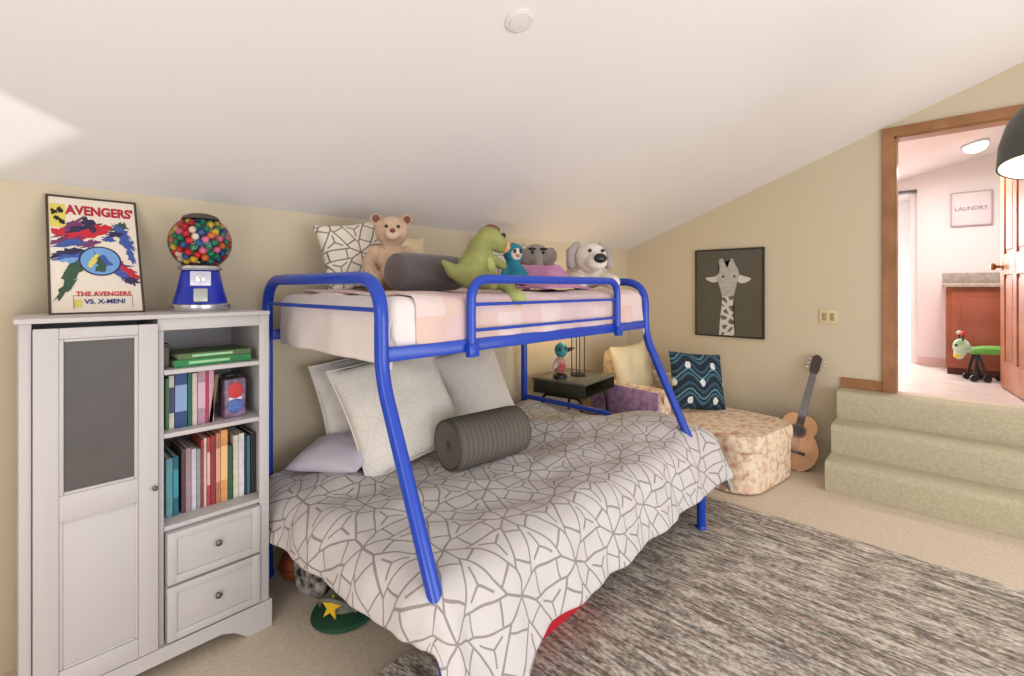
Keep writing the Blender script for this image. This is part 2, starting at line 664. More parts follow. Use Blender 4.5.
struct('floor', box((-1.3, -2.6, -.1), (XR + .12, YB + .12, 0)), m_carpet)
bm = new()
vs = [(-1.3, YB + .12), (XR + .12, YB + .12), (XR + .12, -2.2), (-1.3, -2.2)]
a_ = [bm.verts.new((x, y, zc(y))) for x, y in vs]
b_ = [bm.verts.new((x, y, zc(y) + .1)) for x, y in vs]
bm.faces.new(a_)
bm.faces.new(b_[::-1])
for i in range(4):
    bm.faces.new((a_[i], b_[i], b_[(i + 1) % 4], a_[(i + 1) % 4]))
struct('ceiling', bm, m_ceil)
struct('wall_back', box((-1.3, YB, -.1), (XR + .12, YB + .12, 1.95)), m_wall)
DY0, DY1, DZ = -.47, .355, 2.69       # door opening
bm = prism([(DY1, -.1), (YB + .12, -.1), (YB + .12, zc(YB + .12) + .03), (DY1, zc(DY1) + .03)], .12, axis='x', off=XR)
prism([(DY0, DZ), (DY1, DZ), (DY1, zc(DY1) + .03), (DY0, zc(DY0) + .03)], .12, bm, 'x', XR)
prism([(-2.2, -.1), (DY0, -.1), (DY0, zc(DY0) + .03), (-2.2, zc(-2.2) + .03)], .12, bm, 'x', XR)
prism([(DY0, -.1), (DY1, -.1), (DY1, ZL), (DY0, ZL)], .12, bm, 'x', XR)
struct('wall_right', bm, m_wall)
# unseen side wall, its opening added to shape the bounced sun patch
WY0, WY1, WZ0, WZ1 = 1.374, 2.25, 1.202, 1.86
bm = prism([(-.4, -.1), (WY0, -.1), (WY0, zc(WY0) + .03), (-.4, zc(-.4) + .03)], .1, axis='x', off=-1.3)
prism([(WY1, -.1), (YB, -.1), (YB, zc(YB) + .03), (WY1, zc(WY1) + .03)], .1, bm, 'x', -1.3)
prism([(WY0, -.1), (WY1, -.1), (WY1, WZ0), (WY0, WZ0)], .1, bm, 'x', -1.3)
prism([(WY0, WZ1), (WY1, WZ1), (WY1, zc(WY1) + .03), (WY0, zc(WY0) + .03)], .1, bm, 'x', -1.3)
struct('wall_left', bm, m_wall)

# casing of the door opening, brown wood, mitred look
bm = box((XR - .022, DY1 - .005, ZL), (XR, DY1 + .07, DZ + .005), .004)
add_box(bm, (XR - .022, DY0 - .07, ZL), (XR, DY0 + .005, DZ + .005), .004)
add_box(bm, (XR - .024, DY0 - .07, DZ - .005), (XR, DY1 + .07, DZ + .07), .004)
add_box(bm, (XR - .005, DY1 - .02, ZL), (XR + .13, DY1, DZ), .002)
add_box(bm, (XR - .005, DY0, ZL), (XR + .13, DY0 + .02, DZ), .002)
add_box(bm, (XR - .005, DY0, DZ - .02), (XR + .13, DY1, DZ), .002)
struct('trim_1', bm, m_wood)
struct('baseboard_right', box((XR - .018, DY1 + .07, ZL), (XR, .70, ZL + .085), .004), m_wood)

# carpeted steps up to the door
bm = new()
prof = []
xs = [4.12, 4.36, 4.60]
rz_ = ZL / 3
for i, x in enumerate(xs):
    z0, z1 = i * rz_, (i + 1) * rz_
    prof.append((x + .014, z0 if i else .001))
    for k in range(9):
        a = pi - k * pi / 2 / 8
        prof.append((x + .045 + .045 * cos(a), z1 - .045 + .045 * sin(a)))
prof.append((XR - .001, ZL))
prof.append((XR - .001, .001))
y0s, y1s = -1.7, .70
va = [bm.verts.new((x, y1s, z)) for x, z in prof]
vb = [bm.verts.new((x, y0s, z)) for x, z in prof]
n_ = len(prof)
for i in range(n_):
    bm.faces.new((va[i], va[(i + 1) % n_], vb[(i + 1) % n_], vb[i]))
bm.faces.new(va[::-1])
bm.faces.new(vb)
st = obj('stairs', bm, m_stair, None, True, angle=50)
tag(st, 'three beige carpeted steps rising to the open doorway', 'stairs')

# the hall beyond the door
struct('floor_hall', box((XR + .121, -2.2, ZL - .1), (8.6, 2.2, ZL)), m_hallfloor)
XF = 6.75


def zh(y):
    return 2.71 + .22 * (.29 - y)


bm = prism([(.30, ZL), (.30, zh(.3)), (-2.2, zh(-2.2)), (-2.2, ZL)], .1, axis='x', off=XF)
prism([(.30, 2.55), (1.3, 2.55), (1.3, zh(1.3)), (.30, zh(.3))], .1, bm, 'x', XF)
struct('wall_hall_far', bm, m_hall)
struct('wall_hall_side', box((XF + .1, .30, ZL), (8.5, .36, 2.8)), m_hall)
struct('wall_hall_end', box((8.4, .2, ZL), (8.5, 2.2, 2.8)), mat('hall_white', (238, 240, 242), .8))
struct('wall_hall_left', box((XR + .12, 1.3, ZL), (8.5, 1.4, 2.8)), m_hall)
bm = new()
vs = [(XR + .12, 1.4), (8.6, 1.4), (8.6, -2.2), (XR + .12, -2.2)]
a_ = [bm.verts.new((x, y, zh(y))) for x, y in vs]
b_ = [bm.verts.new((x, y, zh(y) + .08)) for x, y in vs]
bm.faces.new(a_)
bm.faces.new(b_[::-1])
for i in range(4):
    bm.faces.new((a_[i], b_[i], b_[(i + 1) % 4], a_[(i + 1) % 4]))
struct('ceiling_hall', bm, m_hall)
struct('baseboard_hall', box((XF - .015, -.02, ZL), (XF, .30, ZL + .09), .003), mat('pale_pink_base', (222, 190, 186), .5))
struct('header_shadow_strip', box((XF - .012, .30, 2.53), (XF + .11, 1.3, 2.555), .003), mat('header_shadow', (90, 84, 84), .5))  # dark strip under the header, its shadow put into the colour

# wooden door, standing open into the hall
ang = R(8.3)
dr = bpy.data.objects.new('door_1', None)
COL.objects.link(dr)
dr['kind'] = 'structure'
dr.location = (XR + .13, DY0 + .04, ZL + .01)
dr.rotation_euler = (0, 0, ang)
W_, H_, T_ = .80, 2.02, .036
for nm, lo, hi in (('stile', (0, 0, 0), (.11, T_, H_)), ('stile', (W_ - .11, 0, 0), (W_, T_, H_)), ('rail', (.11, 0, 0), (W_ - .11, T_, .22)),
                   ('rail', (.11, 0, H_ - .12), (W_ - .11, T_, H_)), ('rail', (.11, 0, .93), (W_ - .11, T_, 1.10)), ('stile', (W_ / 2 - .05, 0, .22), (W_ / 2 + .05, T_, H_ - .12))):
    struct(nm, box(lo, hi, .004), m_redwood, dr)
for x0, x1 in ((.11, W_ / 2 - .05), (W_ / 2 + .05, W_ - .11)):
    for z0, z1 in ((.22, .93), (1.10, H_ - .12)):
        bm = box((x0, .012, z0), (x1, T_ - .012, z1))
        add_box(bm, (x0 + .03, .004, z0 + .03), (x1 - .03, T_ - .004, z1 - .03), .008)
        struct('door_panel', bm, m_redwood, dr)
kb = lathe([(0, 0), (.03, 0), (.03, .006), (.012, .01), (.012, .035), (.026, .045), (.03, .06), (.02, .072), (0, .075)], 20)
bmesh.ops.transform(kb, matrix=M.Translation((W_ - .065, T_, 1.0)) @ M.Rotation(R(-90), 4, 'X'), verts=kb.verts)
k2 = lathe([(0, 0), (.03, 0), (.03, .006), (.012, .01), (.012, .035), (.026, .045), (.03, .06), (.02, .072), (0, .075)], 20)
bmesh.ops.transform(k2, matrix=M.Translation((W_ - .065, 0, 1.0)) @ M.Rotation(R(90), 4, 'X'), verts=k2.verts)
struct('door_knob', kb, mat('brass_knob', (150, 120, 60), .3, metal=.9), dr, True)
struct('door_knob', k2, MATS['brass_knob'], dr, True)

# ------------------------------------------------------------------ rug
rg = box((.42, -.82, .001), (3.42, 1.63, .013), .003)
tag(obj('area_rug', rg, m_rug, None, False), 'large grey and cream streaked woven rug on the beige carpet', 'rug')

# ------------------------------------------------------------------ bookcase
BX0, BX1, BY0, BY1 = .035, .808, 2.235, 2.68
bc = thing('bookcase_cabinet', 'tall white cabinet with smoked glass door, open shelves and two drawers', 'cabinet', (0, 0, 0))


def part(nm, lo, hi, m=m_white, bev=.003, parent=bc, label=None):
    return obj(nm, box(lo, hi, bev), m, parent, True, label=label)


part('top_panel', (BX0 - .012, BY0 - .024, 1.378), (BX1 - .002, BY1, 1.395), bev=.004)
part('side_panel', (BX0, BY0 + .004, 0), (BX0 + .02, BY1 - .002, 1.378))
part('side_panel', (BX1 - .02, BY0 + .004, 0), (BX1, BY1 - .002, 1.378))
part('divider_panel', (.408, BY0 + .006, .1), (.426, BY1 - .012, 1.378))
part('back_panel', (BX0 + .02, BY1 - .012, .1), (BX1 - .02, BY1 - .002, 1.378), m_whitein)
part('face_stile', (BX0, BY0 - .004, .115), (BX0 + .03, BY0 + .004, 1.378), bev=.002)
part('face_stile', (BX1 - .04, BY0 - .004, .115), (BX1, BY0 + .004, 1.378), bev=.002)
part('face_rail', (.405, BY0 - .004, 1.332), (BX1 - .04, BY0 + .012, 1.378), bev=.002)
for z in (1.158, .912, .552):
    part('shelf', (.426, BY0 + .002, z), (BX1 - .02, BY1 - .012, z + .018), bev=.002)
part('bottom_panel', (BX0 + .02, BY0 + .01, .10), (BX1 - .02, BY1 - .012, .118))
# plinth with an arched cut-out
L0, L1 = BX0 - .008, BX1 + .008
pl = [(L0, 0), (L0 + .10, 0)]
for k in range(13):
    t = k / 12
    x = L0 + .10 + (L1 - L0 - .20) * t
    z = .062 * min(1, (min(t, 1 - t) / .16)) ** .6 if 0 < t < 1 else 0
    pl.append((x, z))
pl += [(L1, 0), (L1, .118), (L0, .118)]
obj('plinth', prism(pl, .022, axis='y', off=BY0 - .016), m_white, bc, True, angle=30)
# tall door: stiles, rails, smoked pane, raised lower panel
dx0, dx1 = BX0 + .032, .404
dy0, dy1 = BY0 - .02, BY0 - .002
dd = bpy.data.objects.new('cabinet_door', None)
COL.objects.link(dd)
dd.parent = bc
gx0, gx1 = .142, .332


def dpart(nm, lo, hi, m=m_white, bev=.003):
    return obj(nm, box(lo, hi, bev), m, dd)


dpart('door_stile', (dx0, dy0, .122), (gx0 - .012, dy1, 1.36))
dpart('door_stile', (gx1 + .012, dy0, .122), (dx1, dy1, 1.36))
dpart('door_rail', (gx0 - .012, dy0, 1.322), (gx1 + .012, dy1, 1.36))
dpart('door_rail', (gx0 - .012, dy0, .70), (gx1 + .012, dy1, .79))
dpart('door_rail', (gx0 - .012, dy0, .122), (gx1 + .012, dy1, .195))
dpart('door_panel', (gx0 - .012, dy0 + .009, .195), (gx1 + .012, dy1 - .002, .70))
dpart('panel_moulding', (gx0 - .012, dy0 + .004, .195), (gx0 - .002, dy1, .70), bev=.004)
dpart('panel_moulding', (gx1 + .002, dy0 + .004, .195), (gx1 + .012, dy1, .70), bev=.004)
dpart('panel_moulding', (gx0 - .002, dy0 + .004, .195), (gx1 + .002, dy1, .205), bev=.004)
dpart('panel_moulding', (gx0 - .002, dy0 + .004, .69), (gx1 + .002, dy1, .70), bev=.004)
for nm, lo, hi in (('pane_frame', (gx0 - .012, dy0 + .002, .79), (gx0, dy1, 1.322)), ('pane_frame', (gx1, dy0 + .002, .79), (gx1 + .012, dy1, 1.322)),
                   ('pane_frame', (gx0, dy0 + .002, .79), (gx1, dy1, .80)), ('pane_frame', (gx0, dy0 + .002, 1.312), (gx1, dy1, 1.322))):
    dpart(nm, lo, hi, bev=.003)
pp = dpart('glass_pane', (gx0, dy0 + .009, .80), (gx1, dy0 + .013, 1.312), m_greyglass, 0)
pp['label'] = 'grey smoked glass pane'


def knob_bm(c, r=.012):
    bm = lathe([(0, 0), (r * .5, 0), (r * .45, r * .8), (r, r * 1.2), (r * 1.05, r * 1.7), (r * .6, r * 2.1), (0, r * 2.2)], 16)
    bmesh.ops.transform(bm, matrix=M.Translation(c) @ M.Rotation(R(90), 4, 'X'), verts=bm.verts)
    return bm


obj('knob', knob_bm((.392, dy0, .742), .009), m_knob, dd, label='small pewter knob')
for z0, z1 in ((.126, .336), (.346, .546)):
    de = bpy.data.objects.new('drawer', None)
    COL.objects.link(de)
    de.parent = bc
    x0, x1 = .432, BX1 - .042
    bm = box((x0, dy0 + .008, z0), (x1, dy1 + .2, z1), .003)
    for lo, hi in (((x0, dy0, z0), (x0 + .032, dy0 + .01, z1)), ((x1 - .032, dy0, z0), (x1, dy0 + .01, z1)), ((x0 + .03, dy0, z0), (x1 - .03, dy0 + .01, z0 + .03)), ((x0 + .03, dy0, z1 - .03), (x1 - .03, dy0 + .01, z1))):
        add_box(bm, lo, hi, .003)
    obj('drawer_front', bm, m_white, de)
    obj('knob', knob_bm(((x0 + x1) / 2 + .006, dy0 + .008, (z0 + z1) / 2 + .005)), m_knob, de, label='round pewter drawer knob')


# ------------------------------------------------------------------ books
def book(label, x0, x1, z, h, col, yf, depth, tilt=0, group=None, band=None, hy=None):
    """upright book, spine towards the room"""
    t = x1 - x0
    r = thing('book', label, 'book', (x0, yf, z), 0, group, rot=(0, R(tilt), 0))
    c = mat('cover_%d_%d_%d' % col, col, .55, .12, 30)
    c2 = mat('cover_%d_%d_%d' % band, band, .55) if band else c
    th = min(.003, t * .2)
    bm = box((0, 0, 0), (t, .004, h), .001, 1)
    add_box(bm, (0, .002, 0), (th, depth, h))
    add_box(bm, (t - th, .002, 0), (t, depth, h))
    obj('cover', bm, c, r)
    obj('page_block', box((th, .004, .004), (t - th, depth - .004, h - .004)), m_page, r)
    if band:
        obj('spine_print', box((.001, -.0008, h * .30), (t - .001, .0003, h * .78)), c2, r)
    return r


def bx(px, yy):
    t = (px - 512) / 475
    d0, d1 = cos(R(43)) + sin(R(43)) * t, sin(R(43)) - cos(R(43)) * t
    return yy / d1 * d0


g_mid, g_low = 'books on the middle shelf', 'books on the lower shelf'
row_mid = [
    (165.6, 168.6, .205, (66, 120, 66), 'thin green book against the divider on the middle shelf', None),
    (168.8, 174.2, .215, (206, 200, 192), 'pale grey book with red foot on the middle shelf', (52, 60, 100)),
    (174.8, 187.2, .222, (40, 70, 122), 'thick navy book with pale blue spine print', (132, 158, 196)),
    (187.8, 192.2, .218, (24, 92, 74), 'dark green book right of the thick navy book', None),
    (192.4, 197.2, .215, (206, 196, 184), 'cream book between dark green and rose books', None),
    (197.6, 205.6, .222, (182, 138, 160), 'rose book with a dark red head on the middle shelf', (206, 168, 190)),
    (205.8, 208.4, .226, (178, 60, 78), 'thin crimson book on the middle shelf', None),
    (208.8, 214, .222, (220, 150, 172), 'bright pink book on the middle shelf', None),
]
for x0, x1, h, col, lab, band in row_mid:
    book(lab, bx(x0, 2.29), bx(x1, 2.29), .9305, h, col, 2.29, .17, 0, g_mid, band)
book('olive brown book leaning beside the bright pink book', bx(215.6, 2.29) - .026, bx(219.6, 2.29) - .026, .9315, .20, (108, 96, 62), 2.29, .17, 7, g_mid)
# colourful character box turned face out, plus dark lid on top of it
x0, x1 = bx(224.5, 2.30), bx(246, 2.30)
pb = thing('toy_box', 'small colourful box with red and blue print facing out on middle shelf', 'box', (x0, 2.30, .9305))
obj('carton', box((0, 0, 0), (x1 - x0, .09, .168), .006), mat('lilac_carton', (150, 120, 150), .5, .4, 30), pb)
bm = ball(((x1 - x0) * .5, -.001, .118), ((x1 - x0) * .34, .003, .035), 20)
obj('red_print', bm, mat('red_print', (196, 44, 50), .5), pb)
bm = ball(((x1 - x0) * .5, -.001, .052), ((x1 - x0) * .38, .003, .03), 20)
obj('blue_print', bm, mat('blue_print', (84, 116, 190), .5, .3, 60), pb)
obj('white_print', box(((x1 - x0) * .2, -.001, .078), ((x1 - x0) * .8, .001, .088)), mat('white_print', (220, 216, 222), .5), pb)
tp = thing('black_pouch', 'small black pouch lying on top of the colourful box', 'pouch', (x0 + .004, 2.31, .9))
obj('pouch_body', ball((.03, .03, .2125), (.036, .03, .0135), 20), m_black, tp)
obj('zip_pull', box((.055, .0, .209), (.062, .006, .213), .001), m_knob, tp)

row_low = [
    (166.2, 172.6, .235, (110, 172, 182), 'pale teal book first beside the divider, lower shelf', None),
    (173, 178.6, .240, (28, 106, 132), 'deep teal book on the lower shelf', (60, 150, 170)),
    (181.5, 185.5, .262, (90, 64, 62), 'dark brown book on the lower shelf behind a gap', None),
    (185.8, 191.2, .262, (168, 142, 150), 'dusty mauve book on the lower shelf', None),
    (191.6, 196.4, .255, (214, 206, 220), 'pale lilac book on the lower shelf', None),
    (196.8, 200.6, .25, (150, 166, 158), 'sage grey book on the lower shelf', None),
    (201, 203.6, .285, (168, 62, 60), 'thin brick red book on the lower shelf', None),
    (203.9, 206.6, .29, (226, 200, 188), 'thin shell pink book on the lower shelf', None),
    (206.9, 210.4, .29, (190, 66, 70), 'scarlet book with paler title band, lower shelf', (222, 176, 168)),
    (210.7, 215.2, .294, (146, 56, 56), 'maroon book next to the orange books', None),
    (215.8, 220.4, .30, (196, 120, 92), 'terracotta book with salmon spine print', (224, 160, 140)),
    (220.7, 227.6, .308, (222, 160, 96), 'tallest orange book on the lower shelf', (236, 190, 130)),
    (228, 232.4, .235, (40, 96, 60), 'short forest green book after the tallest orange one', None),
    (233.4, 238.6, .275, (222, 214, 196), 'cream white book on the lower shelf', None),
    (238.9, 244.2, .278, (232, 228, 224), 'bright white book on the lower shelf', None),
    (244.8, 246.8, .262, (46, 50, 110), 'thin indigo book on the lower shelf', None),
    (247, 250.2, .262, (74, 130, 122), 'sea green book near the outer side panel', None),
    (251, 255.6, .268, (56, 50, 62), 'charcoal book nearest the outer side panel', None),
]
for x0, x1, h, col, lab, band in row_low:
    book(lab, bx(x0, 2.32), bx(x1, 2.32), .5705, h, col, 2.32, .19, 0, g_low, band)
# lying on the top shelf: two games / books stacked, one small dark box
for k, (dx, z, hh, col, lab) in enumerate(((0, 1.1765, .030, (28, 138, 70), 'bright green flat book at the bottom of the lying pair'), (.012, 1.2067, .024, (86, 116, 62), 'olive green flat book lying on the bright green one'))):
    r = thing('book', lab, 'book', (.465 + dx, 2.27, z), R(2), 'books lying on the top shelf')
    c = mat('flat_cover_%d' % k, col, .5, .2, 30)
    bm = box((0, 0, 0), (.285 - dx, .2, .004), .001, 1)
    add_box(bm, (0, 0, hh - .004), (.285 - dx, .2, hh), .001, 1)
    add_box(bm, (0, 0, .002), (.285 - dx, .005, hh - .002))
    obj('cover', bm, c, r)
    obj('page_block', box((.004, .006, .004), (.281 - dx, .195, hh - .004)), m_page, r)
    obj('spine_print', box((.05, -.0006, hh * .35), (.2, .0004, hh * .7)), mat('mint_print', (150, 206, 150), .5), r)
r = thing('tin_box', 'narrow dark tin standing in the top shelf corner', 'tin', (.4295, 2.29, 1.1765))
obj('tin_body', box((0, 0, 0), (.024, .05, .085), .004), mat('dark_tin', (84, 72, 66), .5), r)
obj('tin_lid', box((-.001, -.001, .085), (.025, .051, .098), .003), mat('darker_tin', (60, 52, 48), .5), r)

# ------------------------------------------------------------------ poster on the bookcase
ps = thing('comic_poster', 'framed colourful comic style poster leaning on wall above cabinet', 'poster', (.262, 2.47, 1.3955), 0, rot=(R(-24), 0, 0))
PW, PH = .290, .528
fb = new()
for lo, hi in (((-PW / 2, 0, 0), (-PW / 2 + .008, .014, PH)), ((PW / 2 - .008, 0, 0), (PW / 2, .014, PH)), ((-PW / 2 + .008, 0, 0), (PW / 2 - .008, .014, .008)), ((-PW / 2 + .008, 0, PH - .008), (PW / 2 - .008, .014, PH))):
    add_box(fb, lo, hi, .001, 1)
obj('frame', fb, mat('thin_dark_frame', (70, 56, 44), .5), ps)
obj('backing_board', box((-PW / 2 + .008, .009, .008), (PW / 2 - .008, .013, PH - .008)), m_black, ps)
obj('printed_sheet', box((-PW / 2 + .008, .004, .008), (PW / 2 - .008, .009, PH - .008)), mat('poster_paper', (234, 222, 206), .7), ps)
pal = [mat('ink_red', (196, 36, 52), .6), mat('ink_blue', (62, 86, 160), .6), mat('ink_navy', (44, 40, 78), .6), mat('ink_green', (52, 84, 62), .6),
       mat('ink_sky', (112, 160, 214), .6), mat('ink_yellow', (222, 206, 96), .6), mat('ink_plum', (116, 52, 104), .6), mat('ink_black', (30, 26, 30), .6)]
ab = new()
lay = [0.0036]


def ink(poly, mi):
    lay[0] -= .00006
    f = ab.faces.new([ab.verts.new((x, lay[0], z)) for x, z in poly])
    f.material_index = mi


def splash(cx, cz, rx, rz, mi, rot=0, n=18, rough=.45, seed=0):
    rnd = random.Random(seed)
    p = []
    for k in range(n):
        a = 2 * pi * k / n
        q = 1 + rnd.uniform(-rough, rough)
        x, z = rx * q * cos(a), rz * q * sin(a)
        p.append((min(max(cx + x * cos(rot) - z * sin(rot), -PW / 2 + .009), PW / 2 - .009), cz + x * sin(rot) + z * cos(rot)))
    ink(p, mi)


ink([(-.134, .38), (-.088, .38), (-.088, .488), (-.134, .488)], 5)
for i, (x, z) in enumerate(((-.122, .45), (-.103, .46), (-.112, .42), (-.098, .405))):
    splash(x, z, .010, .013, 7, 0, 12, .4, 40 + i)
for i, a in enumerate([(-.075, .372, .05, .016, 6, .9), (-.055, .35, .075, .022, 2, .45), (-.04, .335, .06, .02, 0, .3), (-.085, .31, .055, .014, 6, .3), (-.07, .30, .06, .012, 1, .15),
                       (.015, .372, .038, .018, 0, -.1), (-.018, .392, .018, .03, 2, .4), (.085, .385, .035, .02, 3, .6), (.09, .36, .045, .016, 1, -.9), (.105, .315, .05, .016, 1, -1.0), (-.02, .30, .03, .012, 6, .5), (.045, .325, .02, .012, 1, -.5), (-.112, .345, .02, .02, 0, .8), (-.05, .265, .03, .008, 4, .2), (.118, .25, .012, .03, 1, .3), (.07, .35, .03, .01, 2, .2),
                       (-.085, .255, .055, .02, 2, .2), (-.06, .24, .06, .016, 1, .1), (-.075, .225, .03, .012, 4, .0), (-.085, .17, .02, .055, 3, -.3), (-.098, .11, .012, .05, 3, -.5), (-.065, .195, .035, .016, 3, .5),
                       (.07, .205, .05, .022, 6, -.4), (.095, .18, .045, .02, 0, -.6), (.085, .165, .04, .014, 1, -.9), (.112, .14, .022, .016, 2, -.6), (.05, .235, .02, .02, 0, 0)]):
    splash(a[0] * .96, a[1] * 1.03, a[2] * 1.02, a[3] * 1.15, a[4], a[5], 26, .42, i)
for rr, mi in ((.067, 2), (.061, 4)):
    ink([(.012 + rr * cos(2 * pi * k / 40), .232 + rr * sin(2 * pi * k / 40)) for k in range(40)], mi)
for i, a in enumerate([(.012, .225, .012, .045, 3, .35), (-.012, .23, .012, .03, 5, -.5), (.03, .235, .01, .03, 1, .6), (.01, .195, .02, .015, 3, 0)]):
    splash(a[0], a[1], a[2], a[3], a[4], a[5], 16, .35, 70 + i)
for z0, z1 in ((.022, .078),):
    ink([(-.075, z0), (-.0735, z0), (-.0735, z1), (-.075, z1)], 3)
    ink([(.105, z0), (.1065, z0), (.1065, z1), (.105, z1)], 3)
    ink([(-.075, z1), (.1065, z1), (.1065, z1 + .0015), (-.075, z1 + .0015)], 3)
    ink([(-.072, .03), (-.052, .03), (-.052, .062), (-.072, .062)], 5)
obj('printed_artwork', ab, pal, ps, False)
RXT = (R(90), 0, 0)
text_mesh("AVENGERS'", .058, mat('lettering_crimson', (176, 26, 54), .6), 'title_lettering', ps, (.022, .003, .462), RXT, sx=.74, bold=.0024)
text_mesh("THE AVENGERS", .027, pal[0], 'subtitle_lettering', ps, (.018, .0026, .085), RXT, sx=.9, bold=.0008)
text_mesh("VS. X-MEN!", .027, mat('lettering_navy', (40, 48, 120), .6), 'subtitle_lettering', ps, (.02, .0026, .052), RXT, sx=.95, bold=.0008)

# ------------------------------------------------------------------ gumball machine
GX, GY, GZ = .60, 2.45, 1.3955
gm = thing('gumball_machine', 'blue gumball machine with a round glass globe on the cabinet', 'gumball machine', (GX, GY, GZ), R(-14))
obj('base_ring', lathe([(0, 0), (.114, 0), (.116, .004), (.114, .028), (.106, .033), (0, .033)], 32), m_chrome, gm, label='chrome base ring')
bm = lathe([(.106, .026), (.104, .034), (.088, .10), (.074, .172), (.07, .176)], 32)
obj('body', bm, m_bluegloss, gm, label='glossy blue flared body')
obj('collar', lathe([(.07, .176), (.082, .178), (.086, .186), (.082, .196), (.074, .20), (0, .20)], 32), m_chrome, gm)
rp = R(-12)
pt_ = bpy.data.objects.new('coin_mechanism', None)
COL.objects.link(pt_)
pt_.parent = gm
obj('coin_plate', box((-.038, -.094, .108), (.038, -.078, .172), .004, 2, Euler((rp, 0, 0))), mat('pale_coin_plate', (206, 206, 226), .35, metal=.3), pt_)
bm = lathe([(0, 0), (.016, 0), (.016, .008), (.006, .01), (.006, .016), (0, .016)], 18)
bmesh.ops.transform(bm, matrix=M.Translation((0, -.094, .142)) @ M.Rotation(R(90), 4, 'X'), verts=bm.verts)
add_box(bm, (-.018, -.116, .138), (.018, -.108, .146), .002)
obj('turn_handle', bm, m_chrome, pt_)
obj('chute_door', box((-.026, -.112, .04), (.026, -.094, .098), .004, 2, Euler((rp, 0, 0))), mat('grey_chute', (176, 178, 172), .35, metal=.5), pt_)
GR, GC = .121, .302
gp = [(.066, .198)] + [(GR * cos(a), GC + GR * sin(a)) for a in [R(-57 + k * 7.2) for k in range(18)]]
bm = lathe(gp, 40)
for f in [f for f in bm.faces if len(f.verts) > 4]:
    bm.faces.remove(f)
obj('globe', bm, m_glass, gm, label='clear glass globe')
obj('lid', lathe([(.068, GC + .098), (.074, GC + .101), (.066, GC + .114), (.04, GC + .125), (.012, GC + .129), (0, GC + .1295)], 28), mat('dark_lid', (92, 80, 76), .4, metal=.5), gm, label='dark metal lid')
ballm = [('red', mat('gum_red', (206, 30, 44), .25)), ('green', mat('gum_green', (20, 128, 96), .25)), ('yellow', mat('gum_yellow', (236, 196, 52), .25)),
         ('orange', mat('gum_orange', (232, 120, 50), .25)), ('white', mat('gum_white', (240, 224, 206), .25)), ('pink', mat('gum_pink', (230, 110, 150), .25)), ('blue', mat('gum_blue', (30, 90, 150), .25))]
protos = {}
for nm, mm in ballm:
    bm = ball((0, 0, 0), .0148, 12)
    me = bpy.data.meshes.new('gumball_' + nm)
    for f in bm.faces:
        f.smooth = True
    bm.to_mesh(me)
    bm.free()
    me.materials.append(mm)
    protos[nm] = me
rg_ = random.Random(3)


def gumballs(R_, n, zlo, zhi):
    for k in range(n):
        z = 1 - 2 * (k + .5) / n
        a = k * pi * (3 - 5 ** .5)
        rr = (1 - z * z) ** .5
        p = V((R_ * rr * cos(a), R_ * rr * sin(a), R_ * z))
        if not (zlo < p.z < zhi):
            continue
        nm = rg_.choice(['red', 'green', 'yellow', 'orange', 'white', 'green', 'pink', 'yellow', 'red', 'blue', 'green'])
        o = bpy.data.objects.new('gumball', protos[nm])
        COL.objects.link(o)
        o.location = (GX + p.x, GY + p.y, GZ + GC + p.z)
        tag(o, 'small %s gumball inside the glass globe on the cabinet' % nm, 'gumball', '%s gumballs in the globe' % nm)


gumballs(.1045, 150, -.088, .096)
gumballs(.073, 66, -.065, .072)

# ------------------------------------------------------------------ bunk bed
bk = thing('bunk_bed', 'blue tubular metal bunk bed, narrow upper bunk over wider lower bunk', 'bunk bed', (0, 0, 0))
EX0, EX1, EYR, EYF, EYL = .936, 2.94, 2.605, 1.52, 1.19
RT = .026
for nm, X in (('end_frame', EX0), ('end_frame', EX1)):
    pth = fillet([(X, EYR, 0), (X, EYR, 1.535), (X, EYF, 1.535), (X, EYF, 1.18), (X, EYL - .045, .385), (X, EYL - .045, .004)], [.16, .16, .1, .06], 10)
    obj(nm, tube(pth, RT, 18), m_blue, bk)
    obj('end_bar', tube([(X, EYR, 1.415), (X, EYF, 1.415)], .009), m_blue, bk)
    obj('end_bar', tube(fillet([(X, EYR, .602), (X, 1.80, .602), (X, 1.62, .50), (X, 1.22, .47)], .08) if X > 2 else [(X, EYR, .36), (X, EYL - .03, .36)], .018), m_blue, bk)
    for y in (EYR, EYL - .045):
        obj('foot_cap', lathe([(0, 0), (.03, 0), (.03, .03), (.027, .034)], 18), m_blue, bk, loc=(X, y, .0))
obj('side_rail', box((EX0, EYF - .016, 1.225), (EX1, EYF + .016, 1.278), .006), m_blue, bk)
obj('side_rail', box((EX0, EYR - .016, 1.225), (EX1, EYR + .016, 1.278), .006), m_blue, bk)
obj('side_rail', box((EX0, EYL - .015, .30), (EX1, EYL + .015, .345), .006), m_blue, bk)
obj('side_rail', box((EX0, EYR - .015, .30), (EX1, EYR + .015, .345), .006), m_blue, bk)
obj('slat_deck', box((EX0 + .075, EYF + .01, 1.232), (EX1 - .02, EYR - .01, 1.244)), m_blackmetal, bk)
obj('slat_deck', box((EX0 + .02, EYL + .01, .305), (EX1 - .02, EYR - .01, .317)), m_blackmetal, bk)
GA, GB = 1.354, 2.545
obj('guard_rail', tube(fillet([(GA, EYF - .02, 1.215), (GA, EYF - .02, 1.535), (GB, EYF - .02, 1.535), (GB, EYF - .02, 1.215)], .10, 10), .021, 16), m_blue, bk)
obj('guard_bar', tube([(GA, EYF - .02, 1.425), (GB, EYF - .02, 1.425)], .0075), m_blue, bk)
obj('guard_bar', tube([(GA, EYF - .02, 1.315), (GB, EYF - .02, 1.315)], .0075), m_blue, bk)
